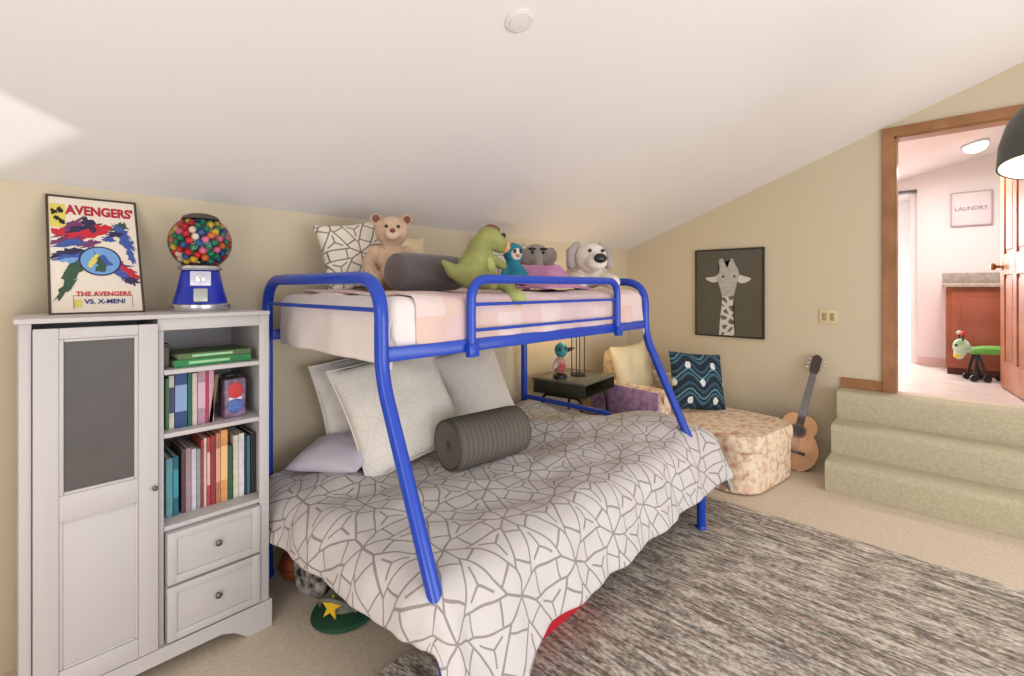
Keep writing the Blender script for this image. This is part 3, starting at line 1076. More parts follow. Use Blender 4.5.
for X in (GA, GB):
    obj('guard_bracket', box((X - .028, EYF - .045, 1.205), (X + .028, EYF - .014, 1.262), .005), m_blue, bk)

# upper mattress with its white sheet
um = thing('upper_mattress', 'white sheeted mattress on the upper bunk', 'mattress', (0, 0, 0))


def soft_box(lo, hi, bev, sub=14, amp=.008, freq=6, seed=0):
    bm = box(lo, hi, bev, 4)
    bmesh.ops.subdivide_edges(bm, edges=[e for e in bm.edges if e.calc_length() > .12], cuts=sub, use_grid_fill=True)
    bmesh.ops.triangulate(bm, faces=[f for f in bm.faces if len(f.verts) > 4])
    bm.normal_update()
    for v in bm.verts:
        v.co += v.normal * amp * noise.noise(v.co * freq + V((seed, 0, 0)))
    return bm


obj('mattress_body', soft_box((EX0 + .062, EYF + .03, 1.245), (EX1 - .032, EYR - .03, 1.44), .05), m_sheet, um)


def drape_bm(x0, x1, y0, y1, top, ovl, ovr, ovf, ovb, r, res=.03, flare=.2, amp=.01, fold=.02, seed=0, corner=.6, hump=None, thick=.012, uvs=True):
    """cloth lying on a box top, falling over the edges; one sheet with thickness"""
    bm = new()
    uvl = bm.loops.layers.uv.new('cloth')

    def fall(d):
        if d <= 0:
            return 0, 0
        L = r * pi / 2
        if d < L:
            return r * sin(d / r), r * (1 - cos(d / r))
        return r + (d - L) * flare, r + (d - L) * (1 - flare * flare) ** .5
    rows, uvm = [], {}
    fl_ = ovl if callable(ovl) else (lambda q: ovl)
    ff_ = ovf if callable(ovf) else (lambda q: ovf)
    ovl, ovf = fl_((y0 + y1) / 2), ff_((x0 + x1) / 2)
    na = int((x1 - x0 + ovl + ovr) / res)
    nb = int((y1 - y0 + ovf + ovb) / res)
    for j in range(nb + 1):
        row = []
        b = y0 - ovf + (y1 - y0 + ovf + ovb) * j / nb
        for i in range(na + 1):
            a = x0 - ovl + (x1 - x0 + ovl + ovr) * i / na
            a_s, b_s = a, b
            if a < x0:
                a_s = x0 - (x0 - a) * fl_(b) / max(ovl, 1e-6)
            if b < y0:
                b_s = y0 - (y0 - b) * ff_(a) / max(ovf, 1e-6)
            a, b_keep = a_s, b
            b = b_s
            dxl, dxr, dyf, dyb = max(0, x0 - a), max(0, a - x1), max(0, y0 - b), max(0, b - y1)
            dx, dy = max(dxl, dxr), max(dyf, dyb)
            if dx and dy:
                dmax = max(dx, dy) + corner * min(dx, dy)
                o_, dn = fall(dmax)
                tt = math.hypot(dx, dy)
                ox, oy = o_ * (dx / tt) ** .7 * (.72 if dxl else 1), o_ * (dy / tt) ** .7
            else:
                ox, dx_ = fall(dx)
                oy, dy_ = fall(dy)
                dn = dx_ + dy_
            x = min(max(a, x0), x1) + (ox if dxr else -ox)
            y = min(max(b, y0), y1) + (oy if dyb else -oy)
            z = top - dn
            n1 = noise.noise(V((a * 3.1 + seed, b * 3.1, 0)))
            n2 = noise.noise(V((a * 9 + seed, b * 9, 5)))
            if hump:
                z += hump(a, b) if not (dx or dy) else hump(a, b) * max(0, 1 - (dx + dy) * 3)
            if dx or dy:
                k = min(1, (dx + dy) / .15)
                s = a if dy > dx else b
                wv = fold * k * (sin(s * 17 + 2 * noise.noise(V((s * 3, seed, 1)))) * .6 + n2)
                if dy >= dx:
                    y += wv * (1 if dyb else -1)
                if dx >= dy:
                    x += wv * (1 if dxr else -1)
            else:
                z += amp * n1 * 1.6 + amp * .6 * n2
            v_ = bm.verts.new((x, y, z))
            uvm[v_] = (a, b)
            row.append(v_)
            b = b_keep
        rows.append(row)
    for j in range(nb):
        for i in range(na):
            bm.faces.new((rows[j][i], rows[j][i + 1], rows[j + 1][i + 1], rows[j + 1][i]))
    for f in bm.faces:
        for l in f.loops:
            l[uvl].uv = uvm[l.vert]
    return bm


def cloth(name, bm, m, thick, parent=None, sub=1):
    for f in bm.faces:
        f.smooth = True
    me = bpy.data.meshes.new(name)
    bm.to_mesh(me)
    bm.free()
    me.materials.append(m)
    o = bpy.data.objects.new(name, me)
    COL.objects.link(o)
    if parent:
        o.parent = parent
    s = o.modifiers.new('thick', 'SOLIDIFY')
    s.thickness = thick
    s.offset = 1
    if sub:
        q = o.modifiers.new('sub', 'SUBSURF')
        q.levels = q.render_levels = sub
    bpy.context.view_layer.update()
    dg = bpy.context.evaluated_depsgraph_get()
    me2 = bpy.data.meshes.new_from_object(o.evaluated_get(dg))
    o.modifiers.clear()
    o.data = me2
    for f in me2.polygons:
        f.use_smooth = True
    return o


# white top sheet rucked up near the pillow end, blanket over the rest
o = cloth('bed_sheet', drape_bm(EX0 + .085, 1.36, EYF + .06, EYR - .06, 1.447, 0.26, 0, .22, 0, .035, .025, .03, .016, .012, 3, .1), m_sheet, .014)
tag(o, 'rumpled white sheet hanging over the upper bunk end nearest the cabinet', 'sheet')
o = cloth('patchwork_blanket', drape_bm(1.09, EX1 - .05, EYF + .06, EYR - .06, 1.462, 0, .18, .25, 0, .045, .025, .04, .014, .012, 8, hump=lambda a, b: .012 * noise.noise(V((a * 5, b * 5, 2)))), m_patch, .012)
tag(o, 'pale pink patchwork blanket spread over the upper bunk', 'blanket')

# lower mattress and duvet
lm = thing('lower_mattress', 'wide white mattress under the printed duvet on lower bunk', 'mattress', (0, 0, 0))
obj('mattress_body', soft_box((EX0 + .035, EYL + .03, .318), (EX1 - .035, EYR - .03, .50), .05, amp=.004), m_sheet, lm)


def hump_low(a, b):
    # slack ridge of duvet running from the bolster towards the foot end
    d = (a - 2.25) * .55 + (b - 2.1) * .83
    h = .055 * math.exp(-(d / .16) ** 2) * (1 / (1 + math.exp(-(a - 1.85) * 9)))
    h += .035 * math.exp(-((a - 2.55) ** 2 + (b - 1.6) ** 2) / .12)
    h += .06 * math.exp(-((a - 2.84) ** 2 + (b - 2.46) ** 2) / .02) + .065 * math.exp(-((a - 2.86) ** 2 + (b - 1.42) ** 2) / .035)
    return h + .018 * noise.noise(V((a * 4, b * 4, 9)))


bm = drape_bm(EX0 + .04, EX1 + .02, EYL + .06, EYR - .05, .525, lambda b: .192 + .07 * (b - 1.2) / 1.3, .47, lambda a: .33 + .22 * math.exp(-((a - 1.02) / .16) ** 2), 0, .10, .026, .36, .02, .018, 21, .12, hump_low)
def sm(t):
    t = min(max(t, 0), 1)
    return t * t * (3 - 2 * t)


for v in bm.verts:      # the foot end is pulled out towards the room
    t_ = sm((2.0 - v.co.y) / .5)
    if v.co.x > 2.96:
        v.co.x = 2.96 + (v.co.x - 2.96) * (.5 + .5 * t_)
    v.co.x += .21 * sm((v.co.x - 2.78) / .3) * t_
o = cloth('duvet', bm, m_star, .028)
tag(o, 'white duvet printed with grey line stars over the lower bunk', 'duvet')


# ------------------------------------------------------------------ pillows on the lower bunk
def pillow(name, label, w_, h_, t_, m, loc, yaw=0, pitch=None, roll=0, seed=0, flat=None, group=None, cat='pillow', pinch=.07, trim=None):
    r = thing(name, label, cat, loc, 0, group, rot=(flat if flat else lean(loc, yaw, pitch, roll)))
    o = obj('cushion_cover', pillow_bm(w_, h_, t_, 26, seed, pinch), m, r, angle=80)
    if trim:
        pts = []
        n = 26
        for k in range(4 * n):
            s, q = divmod(k, n)
            u = q / n * 2 - 1
            a, b = ((u, -1), (1, u), (-u, 1), (-1, -u))[s]
            pts.append((a * w_ / 2 * (1 - pinch * (1 - b * b)), b * h_ / 2 * (1 - pinch * (1 - a * a)), 0))
        obj('piping', tube(pts, .004, 8, True), trim, r)
    return r


gW = 'white shams on the lower bunk'
pillow('sham_pillow', 'front white square sham leaning behind the blue slanted post', .62, .62, .16, m_ghostpillow, (1.50, 2.24, .845), R(-14), R(28), R(13), 1, group=gW, trim=m_white_cloth)
pillow('sham_pillow', 'white sham tilted behind the front sham against the wall', .58, .56, .12, m_white_cloth, (1.47, 2.53, .84), R(-4), R(8), R(10), 2, group=gW, trim=m_white_cloth)
pillow('sham_pillow', 'white sham upright behind the ribbed bolster', .56, .54, .17, m_ghostpillow, (2.24, 2.45, .83), R(-4), R(18), R(11), 3, group=gW, trim=m_white_cloth)
pillow('bed_pillow', 'lavender pillow lying flat against the wall by the bookcase', .42, .32, .12, m_lav, (1.20, 2.37, .632), seed=4, flat=(R(14), R(-4), R(-62)))
bl = thing('bolster_pillow', 'grey ribbed cylinder bolster lying on the printed duvet', 'bolster', (1.78, 1.87, .69), R(-8), rot=(R(0), R(0), R(-7)))
BR, BL = .132, .235
bm = lathe([(BR * .06, -BL + .012), (BR * .5, -BL + .001), (BR * .86, -BL), (BR * .97, -BL + .012), (BR, -BL + .035)] + [(BR, -BL + .035 + (2 * BL - .07) * k / 12) for k in range(1, 12)] + [(BR, BL - .035), (BR * .97, BL - .012), (BR * .86, BL), (BR * .5, BL - .001), (BR * .06, BL - .012)], 40)
bmesh.ops.transform(bm, matrix=M.Rotation(R(90), 4, 'Y'), verts=bm.verts)
obj('knit_cover', bm, m_rib, bl)
for s in (-1, 1):
    obj('end_button', ball((s * (BL - .008), 0, 0), (.008, .018, .018), 16), mat('button_grey', (70, 64, 58), .6), bl)
    obj('end_piping', tube([(s * (BL - .006), BR * .93 * cos(2 * pi * k / 40), BR * .93 * sin(2 * pi * k / 40)) for k in range(40)], .006, 8, True), mat('piping_grey', (78, 72, 64), .8), bl)

# ------------------------------------------------------------------ on the upper bunk
ZU = 1.485
pillow('bed_pillow', 'white star print pillow standing on its corner beside the teddy bear', .40, .40, .13, m_starpillow, (1.345, 2.42, ZU + .19), R(-18), R(14), R(10), 5, pinch=.09)
pillow('bed_pillow', 'cream pillow standing against the wall behind the teddy bear', .46, .36, .13, m_cream_cloth, (1.66, 2.52, ZU + .165), R(0), R(12), 0, 6)
pillow('bed_pillow', 'star print pillow lying back behind the teal bird plush', .50, .36, .15, m_starpillow, (2.62, 2.50, ZU + .20), R(-4), R(12), R(-3), 7)
b2 = thing('bolster_pillow', 'dark grey velour bolster lying between teddy bear and green plush', 'bolster', (1.46, 1.93, ZU + .088), rot=(0, 0, R(8)))
bm = lathe([(.02, -.235), (.06, -.232), (.084, -.215), (.092, -.18), (.093, 0), (.09, .18), (.08, .215), (.06, .232), (.02, .235)], 32)
bmesh.ops.transform(bm, matrix=M.Rotation(R(90), 4, 'Y'), verts=bm.verts)
obj('velour_cover', bm, m_bolster, b2)
for s in (-1, 1):
    obj('end_button', ball((s * .233, 0, 0), (.005, .014, .014), 14), m_bolster, b2)

# teddy bear
td = thing('teddy_bear', 'tan teddy bear sitting against the wall on the upper bunk', 'teddy bear', (1.41, 2.19, ZU), R(-30))
blob('body', [('e', (0, .02, .125), (.095, .085, .125)), ('e', (.0, -.005, .31), (.088, .078, .082)), ('e', (.0, -.06, .292), (.05, .045, .04)),
              ('e', (-.082, .01, .372), (.034, .02, .034)), ('e', (.078, .01, .378), (.034, .02, .034)),
              ('c', [(-.08, 0, .20), (-.12, -.05, .14), (-.11, -.09, .10)], [.036, .034, .036]), ('c', [(.08, 0, .20), (.115, -.04, .15), (.11, -.07, .10)], [.036, .034, .036]),
              ('c', [(-.05, 0, .05), (-.085, -.12, .045)], [.05, .045]), ('c', [(.05, 0, .05), (.09, -.12, .045)], [.05, .045])], m_teddy, td)
obj('muzzle', ball((0, -.095, .288), (.036, .02, .03), 18), m_teddy2, td)
obj('nose', ball((0, -.116, .302), (.015, .01, .012), 14), m_brown, td)
for s in (-1, 1):
    obj('eye', ball((s * .03, -.077, .328), .009, 12), m_eye, td)
    obj('ear_lining', ball((s * .08, -.012, .374), (.02, .006, .02), 14), m_brown, td)
    obj('paw_pad', ball((s * .088, -.166, .046), (.028, .006, .03), 14), m_teddy2, td)

# green dinosaur plush
dn_ = thing('dinosaur_plush', 'green dinosaur plush sitting by the guard rail, foot hanging over', 'plush toy', (1.60, 1.69, ZU), R(10))
dn_.scale = (1.08, 1.08, 1.08)
blob('body', [('e', (-.03, .03, .085), (.085, .075, .085)), ('c', [(-.02, .03, .11), (.0, .02, .19), (.03, .0, .235)], [.07, .052, .05]),
              ('e', (.045, -.005, .245), (.062, .055, .05)), ('e', (.085, -.03, .215), (.055, .042, .04), (0, R(35), 0)),
              ('c', [(-.08, .04, .07), (-.15, .05, .085), (-.21, .055, .125)], [.05, .032, .01]),
              ('c', [(.0, -.02, .05), (.05, -.10, .03), (.055, -.125, -.03)], [.042, .034, .036]), ('c', [(-.05, -.02, .05), (-.05, -.09, .035)], [.042, .034]),
              ('c', [(.03, -.02, .15), (.075, -.06, .11)], [.026, .022])], m_dino, dn_)
obj('snout', ball((.112, -.035, .205), (.038, .036, .034), 18), m_peach, dn_, label='peach coloured snout')
obj('belly_patch', ball((.022, -.028, .10), (.035, .02, .06), 18), m_dino2, dn_)
for s in (-1, 1):
    obj('eye', ball((.098, -.02 + s * .028, .252), (.012, .012, .014), 14), m_eye, dn_)
obj('brow', ball((.062, -.012, .284), (.04, .034, .016), 18, None, (0, R(12), 0)), m_brown, dn_, label='dark brow on top of the head')
obj('shoe', ball((.055, -.14, -.035), (.046, .05, .042), 18), m_dino2, dn_)

# teal bird plush
tb = thing('bird_plush', 'teal round bird plush tucked behind the green dinosaur', 'plush toy', (1.93, 1.79, ZU + .02), R(-15))
tb.scale = (.95, .95, .95)
blob('body', [('e', (0, 0, .075), (.06, .06, .075)), ('e', (0, 0, .19), (.062, .055, .062)), ('c', [(-.05, 0, .11), (-.085, -.02, .06)], [.02, .014]), ('c', [(.05, 0, .11), (.085, -.02, .06)], [.02, .014])], m_teal, tb)
obj('face_patch', ball((-.005, -.04, .185), (.036, .02, .036), 16), m_whiteplush, tb)
obj('beak', ball((-.005, -.066, .175), (.014, .018, .01), 12), m_peach, tb)
for s in (-1, 1):
    obj('eye', ball((s * .02 - .005, -.058, .20), (.011, .006, .014), 12), m_eye, tb)
    obj('foot', ball((s * .03, -.05, .012), (.024, .034, .012), 14), m_brown, tb)

# grey elephant-like plush and white dog
gp_ = thing('elephant_plush', 'grey plush animal with black brow lying behind the white dog', 'plush toy', (2.70, 2.25, ZU), R(-40))
gp_.scale = (1.4, 1.4, 1.4)
blob('body', [('e', (0, .03, .085), (.11, .09, .085)), ('e', (-.02, -.035, .165), (.075, .066, .07)), ('c', [(-.02, -.09, .155), (-.02, -.13, .11), (-.02, -.135, .06)], [.032, .024, .018]),
              ('e', (-.10, -.01, .175), (.042, .014, .05), (0, 0, R(25))), ('e', (.06, -.01, .175), (.042, .014, .05), (0, 0, R(-25))),
              ('c', [(-.07, -.02, .05), (-.08, -.10, .035)], [.04, .034]), ('c', [(.07, -.02, .05), (.08, -.10, .035)], [.04, .034])], m_greyplush, gp_)
for s in (-1, 1):
    obj('eyebrow', ball((s * .03 - .02, -.092, .205), (.02, .006, .007), 12), m_eye, gp_)
    obj('eye', ball((s * .028 - .02, -.098, .186), .0075, 12), m_eye, gp_)
dg_ = thing('dog_plush', 'white plush dog with black nose lying against the guard rail', 'plush toy', (2.66, 1.80, ZU), R(-32))
dg_.scale = (1.3, 1.3, 1.3)
blob('body', [('e', (.03, .07, .08), (.11, .11, .08)), ('e', (0, -.05, .16), (.082, .075, .075)), ('e', (.0, -.12, .135), (.055, .045, .042)),
              ('c', [(-.07, 0, .06), (-.10, -.12, .035), (-.10, -.15, .035)], [.042, .036, .04]), ('c', [(.08, 0, .06), (.10, -.10, .035)], [.042, .036])], m_whiteplush, dg_)
obj('nose', ball((0, -.163, .15), (.034, .018, .024), 16), m_eye, dg_)
for s in (-1, 1):
    blob('ear', [('c', [(s * .065, -.03, .225), (s * .10, -.035, .19), (s * .105, -.04, .12)], [.018, .026, .022])], m_greyplush, dg_, .007)
    obj('eye', ball((s * .034, -.118, .19), .009, 12), m_eye, dg_)
obj('paw_pad', ball((-.10, -.168, .035), (.03, .026, .03), 16), mat('pale_paw', (236, 228, 214), .9), dg_)

# mauve blanket bundle
bm = new()
nA, nB = 30, 22
rows = []
for j in range(nB + 1):
    row = []
    for i in range(nA + 1):
        u, v_ = i / nA, j / nB
        x, y = 2.03 + u * .46, 1.64 + v_ * .42
        e = (min(u, 1 - u) * 4, min(v_, 1 - v_) * 4)
        k = min(1, e[0]) * min(1, e[1])
        z = ZU + .012 + k * (.10 + .05 * noise.noise(V((x * 9, y * 7, 3))) + .03 * sin(x * 24 + y * 13))
        row.append(bm.verts.new((x + .02 * noise.noise(V((x * 6, y * 6, 8))), y + .02 * noise.noise(V((x * 6, y * 6, 4))), z)))
    rows.append(row)
for j in range(nB):
    for i in range(nA):
        bm.faces.new((rows[j][i], rows[j][i + 1], rows[j + 1][i + 1], rows[j + 1][i]))
o = cloth('throw_blanket', bm, m_pinkcloth, -.012)
tag(o, 'mauve pink blanket bundled between the plush toys on upper bunk', 'blanket')

# ------------------------------------------------------------------ desk behind the bed's foot end
dk = thing('school_desk', 'dark school desk with bent metal legs in the corner', 'desk', (3.09, 2.10, 0), R(7))
DW, DD, DZt = .58, .50, .745
obj('desk_top', box((0, 0, DZt - .022), (DW, DD, DZt), .008), m_desktop, dk, label='pale grey laminate desk top')
bm = box((.01, .012, DZt - .125), (DW - .01, DD - .01, DZt - .118), .002)
add_box(bm, (.01, .012, DZt - .125), (.018, DD - .01, DZt - .02), .002)
add_box(bm, (DW - .018, .012, DZt - .125), (DW - .01, DD - .01, DZt - .02), .002)
add_box(bm, (.01, DD - .018, DZt - .125), (DW - .01, DD - .01, DZt - .02), .002)
obj('book_box', bm, m_desk, dk, label='dark green metal book box')
for x, sx in ((.10, -1), (DW - .10, 1)):
    obj('leg_frame', tube(fillet([(x + sx * .08, .03, 0), (x + sx * .035, .07, DZt - .14), (x + sx * .035, DD - .07, DZt - .14), (x + sx * .08, DD - .03, 0)], .06, 8), .0125, 12), m_blackmetal, dk)
for x in (.06, DW - .06):
    obj('leg_brace', tube([(x, .09, DZt - .14), (x, DD - .09, DZt - .135)], .008), m_blackmetal, dk)

# wire lamp on the desk: its shade stands behind the upper bunk's rail
lp = thing('table_lamp', 'black wire frame lamp standing on the school desk', 'lamp', (3.36, 2.36, DZt + .001), R(20))
obj('base_ring', tube([(.062 * cos(2 * pi * k / 32), .062 * sin(2 * pi * k / 32), .006) for k in range(32)], .005, 8, True), m_blackmetal, lp)
obj('base_plate', lathe([(0, 0), (.06, 0), (.06, .006), (0, .006)], 28), m_blackmetal, lp)
for a in (0, 90, 180, 270):
    c_, s_ = .055 * cos(R(a)), .055 * sin(R(a))
    obj('post', tube([(c_, s_, .004), (c_, s_, .40)], .0045, 8), m_blackmetal, lp)
obj('top_ring', tube([(.056 * cos(2 * pi * k / 32), .056 * sin(2 * pi * k / 32), .40) for k in range(32)], .005, 8, True), m_blackmetal, lp)
obj('socket', lathe([(0, .395), (.02, .395), (.02, .45), (.014, .46), (0, .46)], 18), m_blackmetal, lp)
obj('socket_bar', box((-.056, -.005, .396), (.056, .005, .404)), m_blackmetal, lp)
obj('bulb', ball((0, 0, .49), (.028, .028, .036), 18), mat('warm_bulb', (255, 214, 140), .4, emit=210), lp)

# small bird figure on the desk
fg = thing('bird_figurine', 'small teal headed bird figurine on a black stand on the desk', 'figurine', (3.16, 2.40, DZt + .001), R(-20))
fg.scale = (1.25, 1.25, 1.25)
obj('stand', lathe([(0, 0), (.046, 0), (.046, .02), (.03, .03), (0, .03)], 20), m_black, fg)
blob('body', [('e', (0, 0, .085), (.042, .038, .06)), ('c', [(-.03, 0, .11), (-.055, -.01, .07)], [.016, .012])], mat('red_white_figure', (214, 190, 180), .5, vscale=16, col2=(176, 50, 40)), fg, .006)
obj('head', ball((.005, -.004, .185), (.045, .042, .05), 20), mat('teal_figure', (58, 158, 166), .5, .2, 20), fg)
obj('beak', lathe([(.02, 0), (.014, .03), (0, .07)], 14), m_black, fg, loc=(.04, -.01, .185), rot=(0, R(82), R(-12)))
for s in (-1, 1):
    obj('eye', ball((-.004 + s * .02, -.04, .195), (.011, .006, .013), 12), m_eye, fg)

# ------------------------------------------------------------------ floral chaise
ch = thing('floral_chaise', 'low floral slipcovered chaise with rolled arms along the wall', 'chaise', (3.80, 2.53, 0), R(-9))
# local: x across, y towards the room (negative), z up


def rounded_seat(z0, z1, inset, bev, L=1.50, W=.81, rr=.17):
    pts = []
    for cx, cy, a0 in ((W - rr - inset, -L + rr + inset, -90), (W - inset - .02, -.01 - .02, 0), (.02 + inset, -.03, 90), (rr + inset, -L + rr + inset, 180)):
        q = rr if cy < -.5 else .02
        for k in range(9):
            a = R(a0 + k * 90 / 8)
            pts.append((cx + q * cos(a), cy + q * sin(a)))
    bm = prism(pts, z1 - z0, off=z0)
    es = [e for e in bm.edges if abs(e.verts[0].co.z - e.verts[1].co.z) < 1e-5]
    bmesh.ops.bevel(bm, geom=es, offset=bev, segments=4, affect='EDGES', profile=.5)
    return bm


obj('skirted_base', rounded_seat(.012, .30, .0, .012), m_floral, ch)
sc_ = rounded_seat(.298, .41, -.012, .045)
for v in sc_.verts:
    if v.co.z > .36:
        v.co.z += .02 * max(0, 1 - ((v.co.x - .41) / .46) ** 2)
obj('seat_cushion', sc_, m_floral, ch)
obj('welt_cord', tube([(x, y, .300) for x, y in [(.415 + .422 * (abs(cos(t)) ** .45) * (1 if cos(t) > 0 else -1), -.76 + .75 * (abs(sin(t)) ** .45) * (1 if sin(t) > 0 else -1)) for t in [2 * pi * k / 80 for k in range(80)]]], .007, 8, True), m_floral, ch)
for x0, x1 in ((-.03, .14), (.70, .87)):
    bm = box((x0, -.80, .012), (x1, -.02, .60), .045, 4)
    obj('arm', bm, m_floral, ch)
    obj('arm_roll', tube([((x0 + x1) / 2, -.812, .585), ((x0 + x1) / 2, -.02, .585)], .066, 22), m_floral, ch)
obj('arm_side_panel', box((-.045, -.78, .03), (-.030, -.05, .632), .004), m_mauvefloral, ch, label='mauve side panel of the arm')
bk_ = box((.145, -.22, .012), (.695, -.0, .90), .07, 4)
obj('backrest', bk_, m_floral, ch)
tag(ch, ch['label'], 'chaise')
pillow('throw_pillow', 'large cream back cushion propped against the chaise back', .52, .54, .17, m_cream_cloth, (4.03, 2.21, .70), R(-9), R(12), R(2), 8, cat='cushion')
pillow('throw_pillow', 'dark teal ogee print cushion leaning on the floral chaise', .53, .51, .15, m_ogee, (4.20, 1.67, .665), R(-32), R(17), R(-6), 9, cat='cushion', pinch=.05)

# ------------------------------------------------------------------ guitar
gt = thing('acoustic_guitar', 'wooden acoustic guitar leaning on the wall beside the carpeted steps', 'guitar', (4.40, 1.0, .012), 0)
# local frame: x across the front, z up the neck, front looks to -Y
yaw = R(-90 + 16)
gt.rotation_euler = (M.Rotation(yaw, 4, 'Z') @ M.Rotation(R(-19), 4, 'X') @ M.Rotation(R(14), 4, 'Y')).to_euler()


def gout(z):
    # half width of the body at height z (0..0.46)
    t = z / .46
    lower = .178 * max(0, 1 - ((t - .36) / .40) ** 2) ** .5 if t < .76 else 0
    upper = .132 * max(0, 1 - ((t - .80) / .235) ** 2) ** .5 if t > .565 else 0
    waist = .112 if .3 < t < .9 else 0
    return max(lower, upper, waist * (1 - ((t - .63) / .3) ** 4) if .36 < t < .93 else 0)


zs = [.46 * (k / 44) for k in range(45)]
left = [(-max(gout(z), 0), z) for z in zs if gout(z) > .004]
right = [(-x, z) for x, z in left[::-1]]
outl = left + right
obj('body_shell', prism(outl, .092, axis='y', off=0), mat('dark_guitar_side', (92, 46, 28), .3, .2, 8), gt, angle=50)
inn = [(x * .975, .005 + z * .98) for x, z in outl]
obj('soundboard', prism(inn, .006, axis='y', off=-.004), mat('honey_spruce', (214, 160, 110), .3, .1, 12), gt, angle=50, label='honey coloured soundboard')
obj('sound_hole', prism([(.046 * cos(2 * pi * k / 28), .318 + .046 * sin(2 * pi * k / 28)) for k in range(28)], .002, axis='y', off=-.0055), m_black, gt)
obj('rosette', tube([(.054 * cos(2 * pi * k / 36), -.005, .318 + .054 * sin(2 * pi * k / 36)) for k in range(36)], .005, 8, True), m_brown, gt)
obj('bridge', box((-.085, -.014, .135), (.085, -.003, .160), .004), mat('rosewood', (56, 34, 26), .4), gt)
obj('saddle', box((-.035, -.017, .150), (.035, -.013, .154)), m_page, gt)
obj('neck', prism([(-.027, .45), (.027, .45), (.024, .82), (-.024, .82)], .026, axis='y', off=-.004), mat('neck_wood', (120, 66, 40), .4), gt)
obj('fretboard', prism([(-.027, .375), (.027, .375), (.0235, .82), (-.0235, .82)], .009, axis='y', off=-.012), MATS['rosewood'], gt)
obj('headstock', prism([(-.024, .815), (.024, .815), (.036, .85), (.036, .96), (.012, .985), (-.012, .985), (-.036, .96), (-.036, .85)], .018, axis='y', off=-.004), MATS['rosewood'], gt)
for s in (-1, 1):
    for k in range(3):
        z = .866 + k * .037
        bm = tube([(s * .036, .006, z), (s * .052, .006, z)], .003, 8)
        ball((s * .058, .006, z), (.010, .006, .008), 12, bm)
        obj('tuning_peg', bm, m_chrome, gt)
for k in range(6):
    x = -.025 + k * .010
    obj('guitar_string', tube([(x, -.016, .152), (x * .7, -.016, .82)], .0008, 5), m_chrome, gt)

# ------------------------------------------------------------------ things on the wall with the door
pc = thing('giraffe_picture', 'dark framed picture of a pale giraffe on the cream wall', 'picture', (XR - .001, 1.605, 1.015), R(-90))
GW, GH = .64, .855
bm = new()
for lo, hi in (((-GW / 2, -.028, 0), (-GW / 2 + .016, 0, GH)), ((GW / 2 - .016, -.028, 0), (GW / 2, 0, GH)), ((-GW / 2 + .016, -.028, 0), (GW / 2 - .016, 0, .016)), ((-GW / 2 + .016, -.028, GH - .016), (GW / 2 - .016, 0, GH))):
    add_box(bm, lo, hi, .002, 1)
obj('frame', bm, mat('black_picture_frame', (40, 36, 30), .4), pc)
obj('canvas', box((-GW / 2 + .016, -.022, .016), (GW / 2 - .016, -.002, GH - .016)), mat('charcoal_canvas', (88, 84, 72), .6, .06, 5), pc)


def flat(polys, m, nm, y):
    bm = new()
    for p in polys:
        bm.faces.new([bm.verts.new((x, y, z)) for x, z in p])
    bmesh.ops.triangulate(bm, faces=bm.faces[:])
    return obj(nm, bm, m, pc, False)


def smooth_poly(pts, n=4):
    out = []
    N = len(pts)
    for i in range(N):
        p0, p1, p2, p3 = [V((*pts[(i + k - 1) % N], 0)) for k in range(4)]
        for k in range(n):
            t = k / n
            q = .5 * ((2 * p1) + (-p0 + p2) * t + (2 * p0 - 5 * p1 + 4 * p2 - p3) * t * t + (-p0 + 3 * p1 - 3 * p2 + p3) * t ** 3)
            out.append((q.x, q.y))
    return out


neck = [(-.085, .018), (-.078, .14), (-.062, .30), (-.052, .42), (.052, .42), (.045, .30), (.05, .14), (.06, .018)]
flat([neck], m_hide, 'giraffe_neck_print', -.0225)
head = [(-.052, .40), (.045, .40), (.066, .46), (.082, .53), (.10, .60), (.088, .66), (.06, .71), (.045, .755), (.015, .75), (.005, .70), (-.012, .675), (-.03, .72), (-.055, .765), (-.085, .745), (-.08, .69), (-.085, .63), (-.115, .575), (-.09, .52), (-.07, .46)]
flat([smooth_poly(head)], mat('giraffe_pale_print', (186, 184, 176), .8, .1, 30), 'giraffe_head_print', -.0228)
e1 = [(-.085, .60), (-.14, .585), (-.215, .575), (-.185, .545), (-.13, .53), (-.09, .555)]
e2 = [(.085, .60), (.14, .59), (.205, .565), (.175, .535), (.12, .52), (.085, .545)]
flat([smooth_poly(e1), smooth_poly(e2)], mat('giraffe_ear_print', (206, 204, 196), .8), 'giraffe_ear_print', -.0226)
flat([smooth_poly([(-.06, .585), (-.045, .60), (-.032, .585), (-.045, .575)]), smooth_poly([(.045, .585), (.058, .60), (.07, .585), (.058, .575)])], mat('giraffe_eye_print', (70, 66, 58), .8), 'giraffe_eye_print', -.0231)

sw = thing('light_switch', 'double ivory light switch plate on the wall above the guitar', 'light switch', (XR - .001, .79, 1.245), R(-90))
obj('wall_plate', box((-.068, -.006, -.062), (.068, 0, .062), .004), m_switch, sw)
for x in (-.028, .028):
    obj('rocker', box((x - .015, -.010, -.032), (x + .015, -.005, .032), .003, 2, Euler((R(6), 0, 0))), m_switchtog, sw)

sd = thing('smoke_detector', 'pale round smoke detector on the sloped ceiling', 'smoke detector', (1.305, 1.18, zc(1.18) - .001), rot=(R(180) - math.atan(.373), 0, 0))
obj('housing', lathe([(0, 0), (.055, 0), (.054, .004), (.046, .008), (.02, .010), (0, .010)], 28), mat('detector_white', (226, 222, 218), .8), sd)
obj('vent_ring', tube([(.04 * cos(2 * pi * k / 28), .04 * sin(2 * pi * k / 28), .0085) for k in range(28)], .0015, 6, True), mat('detector_grey', (212, 208, 203), .8), sd)

